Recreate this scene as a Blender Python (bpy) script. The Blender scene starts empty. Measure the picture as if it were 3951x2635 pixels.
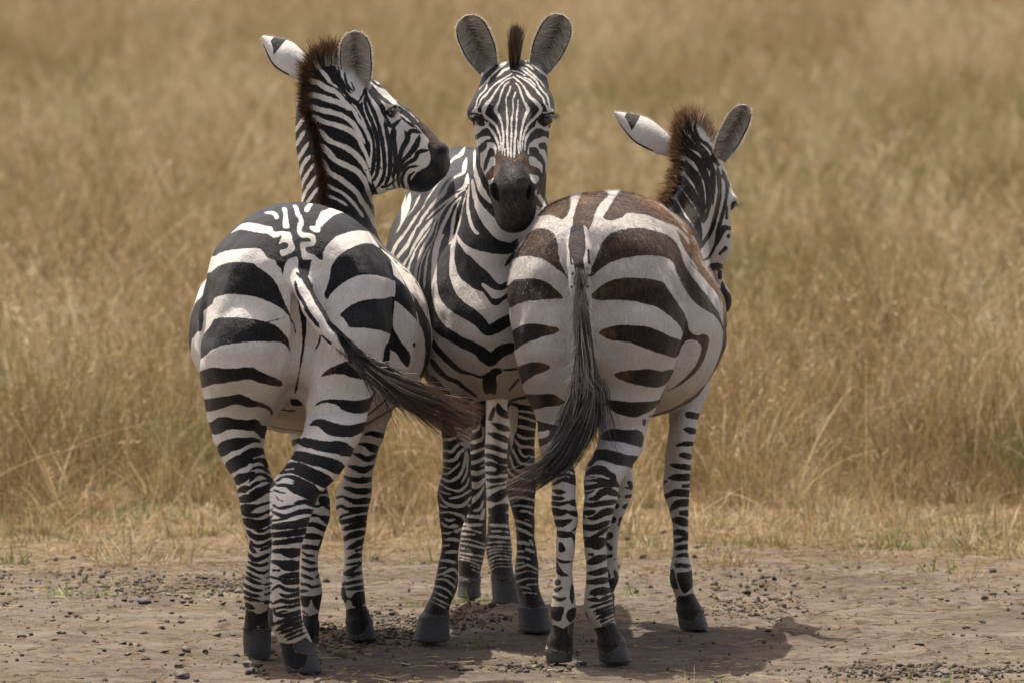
import bpy, math, random, time
import numpy as np
import openvdb as vdb
from mathutils import Vector
T0 = time.time()
SC = bpy.context.scene
COL = SC.collection
R = math.radians

# ---------------------------------------------------------------- camera, world, sun, exposure
CAM_H, CAM_D = 2.1, 24.0
W_PX, H_PX, F_PX = 3951.0, 2635.0, 34284.0
PITCH = math.atan((1317.5 + 500.0) / F_PX)
cam_data = bpy.data.cameras.new('camera')
cam = bpy.data.objects.new('camera', cam_data)
COL.objects.link(cam)
cam.location = (0, -CAM_D, CAM_H)
cam.rotation_euler = (math.pi / 2 - PITCH, 0, 0)
cam_data.sensor_width = 36.0
cam_data.lens = 36.0 * F_PX / W_PX
cam_data.clip_start = 1.0
cam_data.clip_end = 6000
cam_data.dof.use_dof = True
cam_data.dof.focus_distance = 23.9
cam_data.dof.aperture_fstop = 6.6
cam_data.dof.aperture_blades = 9
SC.camera = cam

SUN_EL, SUN_AZ = R(69.5), R(-31)      # azimuth measured from +Y (away from the camera) towards +X
world = bpy.data.worlds.new('World')
SC.world = world
world.use_nodes = True
wn = world.node_tree
bg = wn.nodes['Background']
sky = wn.nodes.new('ShaderNodeTexSky')
sky.sky_type = 'NISHITA'
sky.sun_disc = False
sky.sun_elevation = SUN_EL
sky.sun_rotation = SUN_AZ
sky.air_density = 1.0
sky.dust_density = 4.0
sky.ozone_density = 0.4
tint = wn.nodes.new('ShaderNodeMix'); tint.data_type = 'RGBA'; tint.blend_type = 'MULTIPLY'   # white balance: warms the sky light so shade is less blue
tint.inputs[0].default_value = 1.0; tint.inputs[7].default_value = (1.16, 1.0, 0.86, 1)
wn.links.new(sky.outputs[0], tint.inputs[6]); wn.links.new(tint.outputs[2], bg.inputs[0])
bg.inputs[1].default_value = 0.15
sun_data = bpy.data.lights.new('sun', 'SUN')
sun_data.energy = 4.5
sun_data.angle = R(0.53)
sun_data.color = (1.0, 0.95, 0.87)
sun = bpy.data.objects.new('sun', sun_data)
COL.objects.link(sun)
sdir = Vector((math.sin(SUN_AZ) * math.cos(SUN_EL), math.cos(SUN_AZ) * math.cos(SUN_EL), math.sin(SUN_EL)))
sun.rotation_euler = sdir.to_track_quat('Z', 'Y').to_euler()
sun.location = sdir * 30
SC.view_settings.view_transform = 'Standard'
SC.view_settings.look = 'None'
SC.view_settings.exposure = 0.70
SC.view_settings.gamma = 1.0
SC.cycles.max_bounces = 6
SC.cycles.diffuse_bounces = 3
SC.cycles.transparent_max_bounces = 8
SC.cycles.use_denoising = True

# ---------------------------------------------------------------- picking points in the place
cp, sp_ = math.cos(PITCH), math.sin(PITCH)

def at(u, v, y):
    """world point at depth y whose bearing from the viewpoint is (u, v) of the 3951x2635 survey picture"""
    dx = (u - W_PX / 2) / F_PX
    dz = (H_PX / 2 - v) / F_PX
    d = np.array([dx, cp + dz * sp_, -sp_ + dz * cp])
    return np.array([0, -CAM_D, CAM_H]) + d * ((y + CAM_D) / d[1])

def bearing(co):
    """inverse of at() for an (n,3) array"""
    q = co - np.array([0, -CAM_D, CAM_H])
    depth = q[:, 1] * cp - q[:, 2] * sp_
    upc = q[:, 1] * sp_ + q[:, 2] * cp
    return np.stack([W_PX / 2 + F_PX * q[:, 0] / depth, H_PX / 2 - F_PX * upc / depth], 1)

def ground_y(v):
    lo, hi = -20.0, 3000.0
    for _ in range(60):
        m = (lo + hi) / 2
        if at(W_PX / 2, v, m)[2] < 0: lo_, hi = lo, m
        else: lo = m
    return lo

ZOOM = {'Z1': (700, 750, 1.568), 'Z2': (700, 1600, 1.515), 'Z3': (950, 100, 1.8447), 'Z4': (1650, 0, 1.65),
        'Z5': (1450, 900, 1.743), 'Z6': (1900, 700, 1.568), 'Z7': (1500, 1600, 1.515), 'Z8': (2300, 350, 1.743),
        'D': (0, 0, 0.595039), 'L1': (800, 1550, 3.1357), 'L2': (880, 2000, 2.6133), 'L3': (1660, 1550, 3.1356), 'L4': (1560, 2000, 3.1367),
        'L5': (2050, 1600, 3.1357), 'L6': (2080, 2050, 3.0157), 'B1': (1450, 560, 2.85), 'G1': (0, 1700, 1.677), 'G2': (2700, 1700, 1.677), 'G3': (1100, 2250, 2.137), 'F1': (1800, 220, 3.92), 'F2': (1800, 520, 3.92)}

def zu(Z, x): return ZOOM[Z][0] + x / ZOOM[Z][2]
def zv(Z, y): return ZOOM[Z][1] + y / ZOOM[Z][2]
def zat(Z, x, y, d): return at(zu(Z, x), zv(Z, y), d)

# ---------------------------------------------------------------- tags
def tag(o, label=None, cat=None, group=None, kind=None):
    if label: o['label'] = label
    if cat: o['category'] = cat
    if group: o['group'] = group
    if kind: o['kind'] = kind
    return o

def np_mesh(name, co, faces, mat=None, smooth=True, attrs=None, cols=None):
    """faces: list of int arrays (n,3) / (n,4)"""
    me = bpy.data.meshes.new(name)
    co = np.ascontiguousarray(co, np.float32)
    faces = [np.asarray(f, np.int32) for f in faces if len(f)]
    nl = sum(f.size for f in faces)
    nf = sum(len(f) for f in faces)
    me.vertices.add(len(co)); me.vertices.foreach_set('co', co.ravel())
    me.loops.add(nl); me.polygons.add(nf)
    me.loops.foreach_set('vertex_index', np.concatenate([f.ravel() for f in faces]))
    tot = np.concatenate([np.full(len(f), f.shape[1], np.int32) for f in faces])
    start = np.concatenate([[0], np.cumsum(tot)[:-1]]).astype(np.int32)
    me.polygons.foreach_set('loop_start', start)
    me.polygons.foreach_set('loop_total', tot)
    me.polygons.foreach_set('use_smooth', np.full(nf, smooth))
    me.update(calc_edges=True)
    for k, a in (attrs or {}).items():
        at_ = me.attributes.new(k, 'FLOAT', 'POINT'); at_.data.foreach_set('value', np.ascontiguousarray(a, np.float32))
    for k, a in (cols or {}).items():
        at_ = me.attributes.new(k, 'FLOAT_COLOR', 'POINT')
        rgba = np.ones((len(co), 4), np.float32); rgba[:, :3] = a
        at_.data.foreach_set('color', rgba.ravel())
    if mat: me.materials.append(mat)
    return me

def link(name, me, parent=None):
    o = bpy.data.objects.new(name, me); COL.objects.link(o)
    if parent: o.parent = parent
    return o

# ---------------------------------------------------------------- node helper
class N:
    def __init__(self, name):
        self.m = bpy.data.materials.new(name); self.m.use_nodes = True
        self.t = self.m.node_tree; self.t.nodes.clear()
    def n(self, typ, ins=None, **kw):
        nd = self.t.nodes.new('ShaderNode' + typ)
        for k, v in kw.items(): setattr(nd, k, v)
        for k, v in (ins or {}).items():
            if isinstance(v, bpy.types.NodeSocket): self.t.links.new(v, nd.inputs[k])
            else: nd.inputs[k].default_value = v
        return nd
    def math(self, op, a, b=0.0, c=0.0, clamp=False):
        return self.n('Math', {0: a, 1: b, 2: c}, operation=op, use_clamp=clamp).outputs[0]
    def mix(self, f, a, b, blend='MIX'):
        nd = self.t.nodes.new('ShaderNodeMix'); nd.data_type = 'RGBA'; nd.blend_type = blend
        for i, v in ((0, f), (6, a), (7, b)):
            if isinstance(v, bpy.types.NodeSocket): self.t.links.new(v, nd.inputs[i])
            else: nd.inputs[i].default_value = (*v, 1) if (i > 0 and len(v) == 3) else v
        return nd.outputs[2]
    def ramp(self, f, stops):
        nd = self.n('ValToRGB', {0: f}); cr = nd.color_ramp
        while len(cr.elements) < len(stops): cr.elements.new(0.5)
        for e, (p, c) in zip(cr.elements, stops): e.position = p; e.color = (*c, 1) if len(c) == 3 else c
        return nd.outputs[0]
    def noise(self, vec, scale, detail=4, rough=0.55, out=0):
        return self.n('TexNoise', {'Vector': vec, 'Scale': scale, 'Detail': detail, 'Roughness': rough}).outputs[out]
    def out(self, sh, disp=None):
        o = self.t.nodes.new('ShaderNodeOutputMaterial'); self.t.links.new(sh, o.inputs[0])
        if disp: self.t.links.new(disp, o.inputs[2])
        return self.m

# ---------------------------------------------------------------- solid modelling field
def smoothed(s, a, n_out, win):
    """dense interpolation of a(s) on n_out samples, box-smoothed"""
    ss = np.linspace(s[0], s[-1], n_out)
    d = np.interp(ss, s, a)
    if win > 1:
        k = np.hanning(win + 2)[1:-1]; k /= k.sum()
        pad = win // 2
        ext = np.concatenate([2 * d[0] - d[pad:0:-1], d, 2 * d[-1] - d[-2:-pad - 2:-1]])
        d = np.convolve(ext, k, 'same')[pad:pad + n_out]
    return ss, d

class Loft:
    """solid whose sections across an axis are super-ellipses"""
    def __init__(self, part, O, axis, e1, e2, s, c1, c2, r1, r2, n=2.0, cap0=0.0, cap1=0.0, k=0.03, win=0.05):
        self.part, self.k, self.n = part, k, n
        self.O = np.asarray(O, float); self.A = np.array(axis, float); self.e1 = np.array(e1, float); self.e2 = np.array(e2, float)
        s = np.asarray(s, float); order = np.argsort(s); s = s[order]
        L = s[-1] - s[0]; m = 160
        w = max(1, int(win / L * m)) | 1
        self.tab = []
        for a in (c1, c2, r1, r2):
            a = np.broadcast_to(np.asarray(a, float), s.shape)[order] if np.ndim(a) else np.full(len(s), float(a))
            self.s, d = smoothed(s, a, m, w); self.tab.append(d)
        x = np.ones(m)
        if cap0: x = np.minimum(x, np.sqrt(np.clip(1 - (np.clip(s[0] + cap0 - self.s, 0, cap0) / cap0) ** 2, 0.004, 1)))
        if cap1: x = np.minimum(x, np.sqrt(np.clip(1 - (np.clip(self.s - s[-1] + cap1, 0, cap1) / cap1) ** 2, 0.004, 1)))
        self.tab[2] = np.maximum(self.tab[2], 0.002) * x; self.tab[3] = np.maximum(self.tab[3], 0.002) * x
        pts = []
        for i in range(0, m, 3):
            c = self.O + self.A * self.s[i] + self.e1 * self.tab[0][i] + self.e2 * self.tab[1][i]
            h = np.abs(self.e1) * self.tab[2][i] + np.abs(self.e2) * self.tab[3][i]
            pts += [c - h, c + h]
        pts = np.array(pts); self.lo, self.hi = pts.min(0), pts.max(0)
    def __call__(self, x, y, z):
        x = x - self.O[0]; y = y - self.O[1]; z = z - self.O[2]
        s = x * self.A[0] + y * self.A[1] + z * self.A[2]
        sc = np.clip(s, self.s[0], self.s[-1])
        f = lambda t: np.interp(sc.ravel(), self.s, t).reshape(sc.shape)
        a = x * self.e1[0] + y * self.e1[1] + z * self.e1[2] - f(self.tab[0])
        b = x * self.e2[0] + y * self.e2[1] + z * self.e2[2] - f(self.tab[1])
        a, b = np.broadcast_arrays(a, b)
        r1 = f(self.tab[2]); r2 = f(self.tab[3])
        if self.n == 2.0: k = np.sqrt((a / r1) ** 2 + (b / r2) ** 2)
        else: k = ((np.abs(a) / r1) ** self.n + (np.abs(b) / r2) ** self.n) ** (1 / self.n)
        k = np.maximum(k, 1e-3); r = np.sqrt(a * a + b * b)
        mn = np.minimum(r1, r2)
        d = np.where(k < 0.25, (k - 1) * mn, r * (1 - 1 / k))
        over = np.abs(s - sc)
        return np.where(over > 0, np.sqrt(np.maximum(d, 0) ** 2 + over ** 2), np.maximum(d, -np.inf))

class Ell:
    def __init__(self, part, c, r, rot=(0, 0, 0), k=0.02, sub=False):
        from mathutils import Euler
        self.part, self.k, self.sub = part, k, sub
        self.c = np.asarray(c, float); self.r = np.asarray(r, float)
        self.M = np.array(Euler(rot).to_matrix()).T
        h = np.sqrt((np.array(Euler(rot).to_matrix()) ** 2) @ (self.r ** 2))
        self.lo, self.hi = self.c - h, self.c + h
    def __call__(self, x, y, z):
        x = x - self.c[0]; y = y - self.c[1]; z = z - self.c[2]
        l = [x * self.M[i][0] + y * self.M[i][1] + z * self.M[i][2] for i in range(3)]
        k0 = np.sqrt(sum((l[i] / self.r[i]) ** 2 for i in range(3)))
        k1 = np.sqrt(sum((l[i] / self.r[i] ** 2) ** 2 for i in range(3)))
        return k0 * (k0 - 1) / np.maximum(k1, 1e-6)

class Chain:
    """round tapered limb through points (x,y,z,r)"""
    def __init__(self, part, pts, k=0.02, sub=False):
        self.part, self.k, self.sub = part, k, sub
        self.p = np.asarray(pts, float)
        self.lo = (self.p[:, :3] - self.p[:, 3:]).min(0); self.hi = (self.p[:, :3] + self.p[:, 3:]).max(0)
    def __call__(self, x, y, z):
        best = None
        for a, b in zip(self.p[:-1], self.p[1:]):
            ab = b[:3] - a[:3]; L2 = ab @ ab + 1e-12
            t = np.clip(((x - a[0]) * ab[0] + (y - a[1]) * ab[1] + (z - a[2]) * ab[2]) / L2, 0, 1)
            d = np.sqrt((x - a[0] - t * ab[0]) ** 2 + (y - a[1] - t * ab[1]) ** 2 + (z - a[2] - t * ab[2]) ** 2) - (a[3] + t * (b[3] - a[3]))
            best = d if best is None else np.minimum(best, d)
        return best

def rows(part, Z, tab, y=None, ry=None, k=0.03, n=2.0, cap0=0.0, cap1=0.0, win=0.05):
    """loft along the vertical from rows (Y, XL, XR, y, ry) read in a zoom"""
    z, cx, cy, rx, r2 = [], [], [], [], []
    for t in tab:
        zz = Z
        if isinstance(t[0], str): zz = t[0]; t = t[1:]
        Y, XL, XR, d, q = t
        a = zat(zz, XL, Y, d); b = zat(zz, XR, Y, d)
        z.append(a[2]); cx.append((a[0] + b[0]) / 2); rx.append((b[0] - a[0]) / 2); cy.append(d); r2.append(q)
    return Loft(part, (0, 0, 0), (0, 0, 1), (1, 0, 0), (0, 1, 0), z, cx, cy, rx, r2, n=n, cap0=cap0, cap1=cap1, k=k, win=win)

def colsx(part, Z, tab, k=0.03, n=2.0, cap0=0.0, cap1=0.0, win=0.03):
    """loft along x from columns (X, YT, YB, y, ry)"""
    s, cz, cy, rz, r2 = [], [], [], [], []
    for X, YT, YB, d, q in tab:
        a = zat(Z, X, YT, d); b = zat(Z, X, YB, d)
        s.append(a[0]); cz.append((a[2] + b[2]) / 2); rz.append((a[2] - b[2]) / 2); cy.append(d); r2.append(q)
    return Loft(part, (0, 0, 0), (1, 0, 0), (0, 1, 0), (0, 0, 1), s, cy, cz, r2, rz, n=n, cap0=cap0, cap1=cap1, k=k, win=win)

def deep(part, Z, tab, k=0.04, n=2.2, cap0=0.0, cap1=0.0, win=0.2):
    """loft along the depth from sections (y, XL, XR, YT, YB) """
    s, cx, cz, rx, rz = [], [], [], [], []
    for y, XL, XR, YT, YB in tab:
        a = zat(Z, XL, YT, y); b = zat(Z, XR, YB, y)
        s.append(y); cx.append((a[0] + b[0]) / 2); rx.append((b[0] - a[0]) / 2); cz.append((a[2] + b[2]) / 2); rz.append((a[2] - b[2]) / 2)
    return Loft(part, (0, 0, 0), (0, 1, 0), (1, 0, 0), (0, 0, 1), s, cx, cz, rx, rz, n=n, cap0=cap0, cap1=cap1, k=k, win=win)

H = 0.005
def solidify(prims, h=H):
    lo = np.min([p.lo for p in prims if not getattr(p, 'sub', False)], 0) - 0.03
    hi = np.max([p.hi for p in prims if not getattr(p, 'sub', False)], 0) + 0.03
    n = np.ceil((hi - lo) / h).astype(int)
    F = np.full(n, 0.06, np.float32)
    ax = [(lo[i] + h * np.arange(n[i])).astype(np.float32) for i in range(3)]
    for p in prims:
        m = 0.03 + p.k
        i0 = np.clip(((p.lo - m - lo) / h).astype(int), 0, n); i1 = np.clip(((p.hi + m - lo) / h).astype(int) + 1, 0, n)
        if (i1 <= i0).any(): continue
        sl = tuple(slice(a, b) for a, b in zip(i0, i1))
        d = p(ax[0][sl[0]][:, None, None], ax[1][sl[1]][None, :, None], ax[2][sl[2]][None, None, :]).astype(np.float32)
        f = F[sl]
        if getattr(p, 'sub', False):
            d = -d; hh = np.clip(0.5 - 0.5 * (f - d) / p.k, 0, 1); F[sl] = f * (1 - hh) + d * hh + p.k * hh * (1 - hh)
        else:
            hh = np.clip(0.5 + 0.5 * (f - d) / p.k, 0, 1); F[sl] = f * (1 - hh) + d * hh - p.k * hh * (1 - hh)
    F = np.clip(F, -0.05, 0.06)
    g = vdb.FloatGrid(0.06); g.copyFromArray(F)
    pts, tri, quad = g.convertToPolygons(0.0, 0.0)
    co = np.asarray(pts, float) * h + lo
    quad = np.asarray(quad, np.int64)
    used = np.unique(quad); mp = np.full(len(co), -1); mp[used] = np.arange(len(used))
    return co[used], mp[quad].astype(np.int32)

def vnormals(co, quad):
    a = co[quad[:, 0]]; b = co[quad[:, 1]]; c = co[quad[:, 2]]; d = co[quad[:, 3]]
    fn = np.cross(c - a, d - b)
    nrm = np.zeros_like(co)
    for i in range(4): np.add.at(nrm, quad[:, i], fn)
    return nrm / np.maximum(np.linalg.norm(nrm, axis=1, keepdims=True), 1e-12)

def refine(co, quad, mask):
    """split each quad that has a masked corner into four; neighbours get fan polygons via centre points (kept watertight by T-free fill)"""
    sel = mask[quad].any(1)
    keep = quad[~sel]; q = quad[sel]
    e = np.concatenate([np.stack([q[:, i], q[:, (i + 1) % 4]], 1) for i in range(4)])
    es = np.sort(e, 1); key = es[:, 0].astype(np.int64) * (len(co) + 1) + es[:, 1]
    uk, inv = np.unique(key, return_inverse=True)
    ea = (uk // (len(co) + 1)).astype(int); eb = (uk % (len(co) + 1)).astype(int)
    mid = (co[ea] + co[eb]) / 2
    cen = co[q].mean(1)
    base = len(co); cb = base + len(mid)
    nq = len(q); E = inv.reshape(4, nq) + base
    C = cb + np.arange(nq)
    new = np.concatenate([np.stack([q[:, i], E[i], C, E[(i + 3) % 4]], 1) for i in range(4)])
    co2 = np.concatenate([co, mid, cen])
    # unrefined neighbours: insert the midpoints as n-gon corners
    kq = keep; ngons = []
    if len(kq):
        ke = np.stack([np.sort(np.stack([kq[:, i], kq[:, (i + 1) % 4]], 1), 1) for i in range(4)], 1)
        kk = ke[..., 0].astype(np.int64) * (len(co) + 1) + ke[..., 1]
        pos = np.searchsorted(uk, kk); pos = np.clip(pos, 0, len(uk) - 1); hit = uk[pos] == kk
        touched = hit.any(1)
        tris = []
        for qi, hi_, pi in zip(kq[touched], hit[touched], pos[touched]):
            loop = []
            for i in range(4):
                loop.append(qi[i])
                if hi_[i]: loop.append(base + pi[i])
            tris += [(loop[0], loop[i], loop[i + 1]) for i in range(1, len(loop) - 1)]
        # fan from a real corner is fine: pieces are a few millimetres
        kq = kq[~touched]
        return co2, np.concatenate([kq, new]), np.array(tris, np.int32).reshape(-1, 3)
    return co2, new, np.zeros((0, 3), np.int32)
# ---------------------------------------------------------------- zebra bodies
def hoof_depth(Z, Y): return ground_y(zv(Z, Y))

def leg(part, Z, yh, tab, hoof, k=0.007, win=0.035, ball=None):
    """tab rows (Y, XL, XR, dy, ry); hoof rows likewise (pastern edge to ground)"""
    out = [rows(part, Z, [(*( [t[0]] if isinstance(t[0], str) else []), *t[-5:-2], yh + t[-2], t[-1]) for t in tab], k=k, win=win, cap1=0.05)]
    out.append(rows('hoof', Z, [(Y, a, b, yh + d, r) for Y, a, b, d, r in hoof], k=0.012, win=0.012, n=2.2))
    return out

def shape_A():
    P = []
    # trunk: croup + barrel + back ridge
    P.append(deep('rump', 'Z1', [(-0.645, 330, 1080, 330, 1000), (-0.57, 225, 1195, 190, 1120), (-0.47, 185, 1240, 105, 1160), (-0.38, 180, 1245, 68, 1180), (-0.24, 172, 1252, 60, 1190),
                                 (-0.10, 160, 1262, 70, 1180), (0.05, 200, 1260, 110, 1150)], cap0=0.05, cap1=0.12, n=2.25, k=0.03, win=0.14))
    P.append(deep('torso', 'D', [(-0.25, 462, 935, 560, 960), (-0.05, 446, 975, 545, 990), (0.15, 437, 992, 538, 1000), (0.32, 438, 990, 530, 990), (0.5, 470, 965, 520, 962),
                                 (0.68, 530, 925, 520, 930), (0.86, 600, 860, 540, 870)], cap0=0.1, cap1=0.14, n=2.05, k=0.06))
    P.append(deep('torso', 'D', [(-0.1, 560, 830, 478, 700), (0.2, 570, 850, 500, 700), (0.5, 590, 860, 490, 700), (0.7, 620, 860, 480, 720)], cap0=0.1, cap1=0.12, n=2.0, k=0.06))
    # neck seen from behind
    P.append(rows('neck', 'Z3', [(235, 470, 730, 0.52, 0.05), (300, 440, 790, 0.52, 0.075), (400, 425, 850, 0.53, 0.09), (500, 415, 880, 0.54, 0.10), (600, 380, 886, 0.55, 0.115), (700, 357, 886, 0.56, 0.125),
                                 (850, 351, 887, 0.58, 0.14), (1000, 372, 889, 0.60, 0.155), (1150, 387, 895, 0.62, 0.17), (1300, 392, 911, 0.63, 0.19), (1450, 380, 925, 0.62, 0.2), (1650, 330, 960, 0.6, 0.2)], k=0.03, win=0.03, cap1=0.03, n=2.1))
    # head in profile
    P.append(colsx('head', 'Z3', [(590, 285, 560, 0.52, 0.05), (680, 290, 760, 0.525, 0.078), (760, 312, 950, 0.53, 0.09), (830, 340, 1075, 0.535, 0.095), (890, 370, 1150, 0.54, 0.098), (950, 408, 1172, 0.545, 0.096), (1000, 445, 1172, 0.55, 0.088),
                                  (1070, 530, 1163, 0.56, 0.076), (1110, 575, 1160, 0.565, 0.068), (1150, 605, 1172, 0.57, 0.062), (1200, 652, 1190, 0.575, 0.056), (1240, 692, 1194, 0.58, 0.053), (1290, 748, 1180, 0.585, 0.052),
                                  (1330, 792, 1145, 0.59, 0.052), (1370, 828, 1105, 0.595, 0.05), (1410, 872, 1065, 0.6, 0.043), (1442, 945, 1030, 0.6, 0.03)], k=0.015, win=0.018, n=2.2, cap1=0.015))
    for s in (-1, 1):   # brow, eye socket, nostril, cheek
        y0 = 0.555 + s * 0.078
        P.append(Ell('head', zat('Z3', 1035, 568, y0 - s * .012), (0.026, 0.016, 0.012), (0, 0.35, 0), k=0.02))
        P.append(Ell('head', zat('Z3', 1040, 610, y0 + s * .012), (0.016, 0.012, 0.011), k=0.008, sub=True))
        P.append(Ell('head', zat('Z3', 945, 980, 0.545 + s * .055), (0.06, 0.045, 0.08), (0, 0.25, 0), k=0.03))
        P.append(Ell('head', zat('Z3', 1372, 905, 0.6 + s * 0.034), (0.020, 0.016, 0.024), (0, 0.6, 0), k=0.015))
        P.append(Ell('head', zat('Z3', 1382, 905, 0.6 + s * 0.054), (0.006, 0.012, 0.013), (0, 0.6, 0), k=0.004, sub=True))
        P.append(Chain('head', [(*zat('Z3', 1090, 770, 0.56 + s * .066), .004), (*zat('Z3', 1010, 930, 0.55 + s * .092), .003)], k=0.02, sub=False))
        P.append(Chain('head', [(*zat('Z3', 1440, 1035, 0.595 + s * .045), .003), (*zat('Z3', 1370, 1055, 0.59 + s * .053), .003), (*zat('Z3', 1270, 1045, 0.585 + s * .053), .002)], k=0.004, sub=True))
    # hind legs
    yl = hoof_depth('Z2', 1412); yr = hoof_depth('Z2', 1500)
    P.append(rows('legLH', 'Z1', [(300, 300, 640, -0.36, 0.14), (380, 230, 660, -0.37, 0.18), (500, 190, 700, -0.38, 0.21), (600, 183, 722, -0.39, 0.235), (750, 148, 742, -0.42, 0.245), (900, 112, 732, -0.43, 0.245), (1050, 105, 712, -0.42, 0.235), (1150, 114, 692, -0.40, 0.215),
                                  (1230, 138, 655, -0.37, 0.2), (1300, 162, 595, -0.33, 0.185), (1400, 190, 520, -0.32, 0.165), (1500, 206, 500, -0.33, 0.15)], k=0.045, n=2.2, win=0.05, cap1=0.1))
    P += leg('legLH', 'Z2', yl, [(-60, 172, 515, -0.05, 0.15), (50, 180, 487, -0.06, 0.13), (200, 222, 478, -0.08, 0.11), (300, 268, 500, -0.10, 0.095), (380, 312, 530, -0.115, 0.09), (440, 326, 532, -0.12, 0.085), (490, 334, 530, -0.12, 0.075), (560, 350, 526, -0.115, 0.06), (650, 378, 524, -0.10, 0.045), (750, 400, 520, -0.09, 0.036),
                             (850, 391, 516, -0.08, 0.034), (950, 378, 515, -0.07, 0.036), (1030, 362, 520, -0.06, 0.042), (1080, 364, 521, -0.055, 0.045), (1130, 376, 519, -0.045, 0.04), (1190, 370, 512, -0.03, 0.038), (1250, 366, 522, -0.015, 0.045)],
             [(1240, 366, 524, -0.012, 0.05), (1300, 358, 528, 0, 0.056), (1414, 366, 526, 0.01, 0.06)])
    P.append(rows('legRH', 'Z1', [(300, 800, 1150, -0.36, 0.14), (380, 770, 1195, -0.37, 0.18), (500, 735, 1240, -0.38, 0.21), (640, 735, 1250, -0.4, 0.235), (760, 742, 1254, -0.41, 0.245), (900, 735, 1240, -0.42, 0.245), (1050, 702, 1215, -0.42, 0.235), (1150, 688, 1192, -0.42, 0.22), (1230, 700, 1168, -0.44, 0.2), (1300, 738, 1148, -0.46, 0.18), (1400, 755, 1112, -0.50, 0.155), (1500, 725, 1062, -0.55, 0.135)], k=0.045, n=2.2, win=0.05, cap1=0.1))
    P += leg('legRH', 'Z2', yr, [(-60, 735, 1100, 0.22, 0.14), (20, 733, 1085, 0.185, 0.13), (100, 718, 1042, 0.15, 0.118), (200, 668, 992, 0.105, 0.105), (300, 612, 945, 0.075, 0.09), (380, 555, 890, 0.06, 0.08), (420, 532, 850, 0.048, 0.075), (480, 526, 792, 0.025, 0.07), (560, 527, 768, 0.005, 0.06), (650, 530, 735, -0.03, 0.05), (750, 533, 702, -0.03, 0.04),
                             (850, 534, 690, -0.03, 0.037), (950, 522, 690, -0.03, 0.037), (1050, 524, 694, -0.03, 0.04), (1150, 508, 700, -0.03, 0.046), (1210, 500, 708, -0.028, 0.047), (1270, 535, 740, -0.02, 0.042), (1330, 572, 768, -0.012, 0.042), (1400, 588, 790, 0, 0.05)],
             [(1380, 590, 785, 0.0, 0.05), (1420, 592, 800, 0.0, 0.055), (1503, 612, 826, 0.005, 0.062)])
    P.append(Chain('rump', [(*zat('Z1', 722, 600, -0.645), .026), (*zat('Z1', 738, 720, -0.635), .034), (*zat('Z1', 738, 880, -0.628), .034), (*zat('Z1', 722, 1030, -0.612), .032), (*zat('Z1', 702, 1150, -0.58), .032), (*zat('Z1', 690, 1240, -0.50), .04)], k=0.035, sub=True))
    # fore legs
    yf = hoof_depth('Z2', 1309)
    P += leg('legRF', 'Z2', yf, [('Z1', 1100, 1040, 1330, 0.14, 0.10), ('Z1', 1300, 1080, 1290, 0.12, 0.09), (50, 1045, 1197, 0.10, 0.075), (150, 1008, 1162, 0.08, 0.068), (250, 975, 1132, 0.06, 0.062), (350, 945, 1106, 0.05, 0.057), (450, 915, 1102, 0.04, 0.052), (520, 905, 1096, 0.035, 0.05), (600, 925, 1086, 0.03, 0.044), (700, 950, 1067, 0.025, 0.034),
                             (800, 953, 1056, 0.02, 0.032), (900, 947, 1056, 0.012, 0.033), (980, 936, 1065, 0.0, 0.038), (1050, 926, 1076, -0.01, 0.045), (1110, 955, 1076, -0.01, 0.038), (1160, 962, 1100, -0.005, 0.04), (1210, 965, 1115, 0, 0.048)],
             [(1200, 965, 1112, 0.0, 0.046), (1240, 964, 1125, 0, 0.052), (1309, 966, 1142, 0.005, 0.058)])
    yf = hoof_depth('Z2', 1338)
    P += leg('legLF', 'Z2', yf, [('Z1', 1150, 700, 930, 0.30, 0.10), (60, 622, 770, 0.22, 0.08), (150, 625, 780, 0.18, 0.072), (250, 640, 800, 0.14, 0.065), (350, 660, 825, 0.1, 0.057), (450, 680, 858, 0.06, 0.05), (520, 688, 866, 0.04, 0.048), (600, 700, 860, 0.03, 0.043), (700, 703, 834, 0.02, 0.033), (800, 700, 806, 0.015, 0.03),
                             (900, 698, 800, 0.01, 0.032), (980, 694, 816, 0, 0.038), (1050, 693, 827, -0.01, 0.042), (1110, 702, 815, -0.01, 0.037), (1180, 705, 802, -0.005, 0.04), (1230, 705, 806, 0, 0.045)],
             [(1215, 704, 802, 0, 0.045), (1260, 702, 804, 0, 0.05), (1338, 700, 806, 0.004, 0.056)])
    # tail dock
    tl = [(705, 430, -0.56, .032), (712, 500, -0.62, .031), (745, 590, -0.665, .03), (790, 690, -0.695, .029), (850, 790, -0.715, .027), (920, 870, -0.73, .024), (1000, 950, -0.74, .019), (1080, 1010, -0.735, .011)]
    P.append(Chain('tail', [(*zat('Z1', x, y, d), r) for x, y, d, r in tl], k=0.012))
    return P

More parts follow.
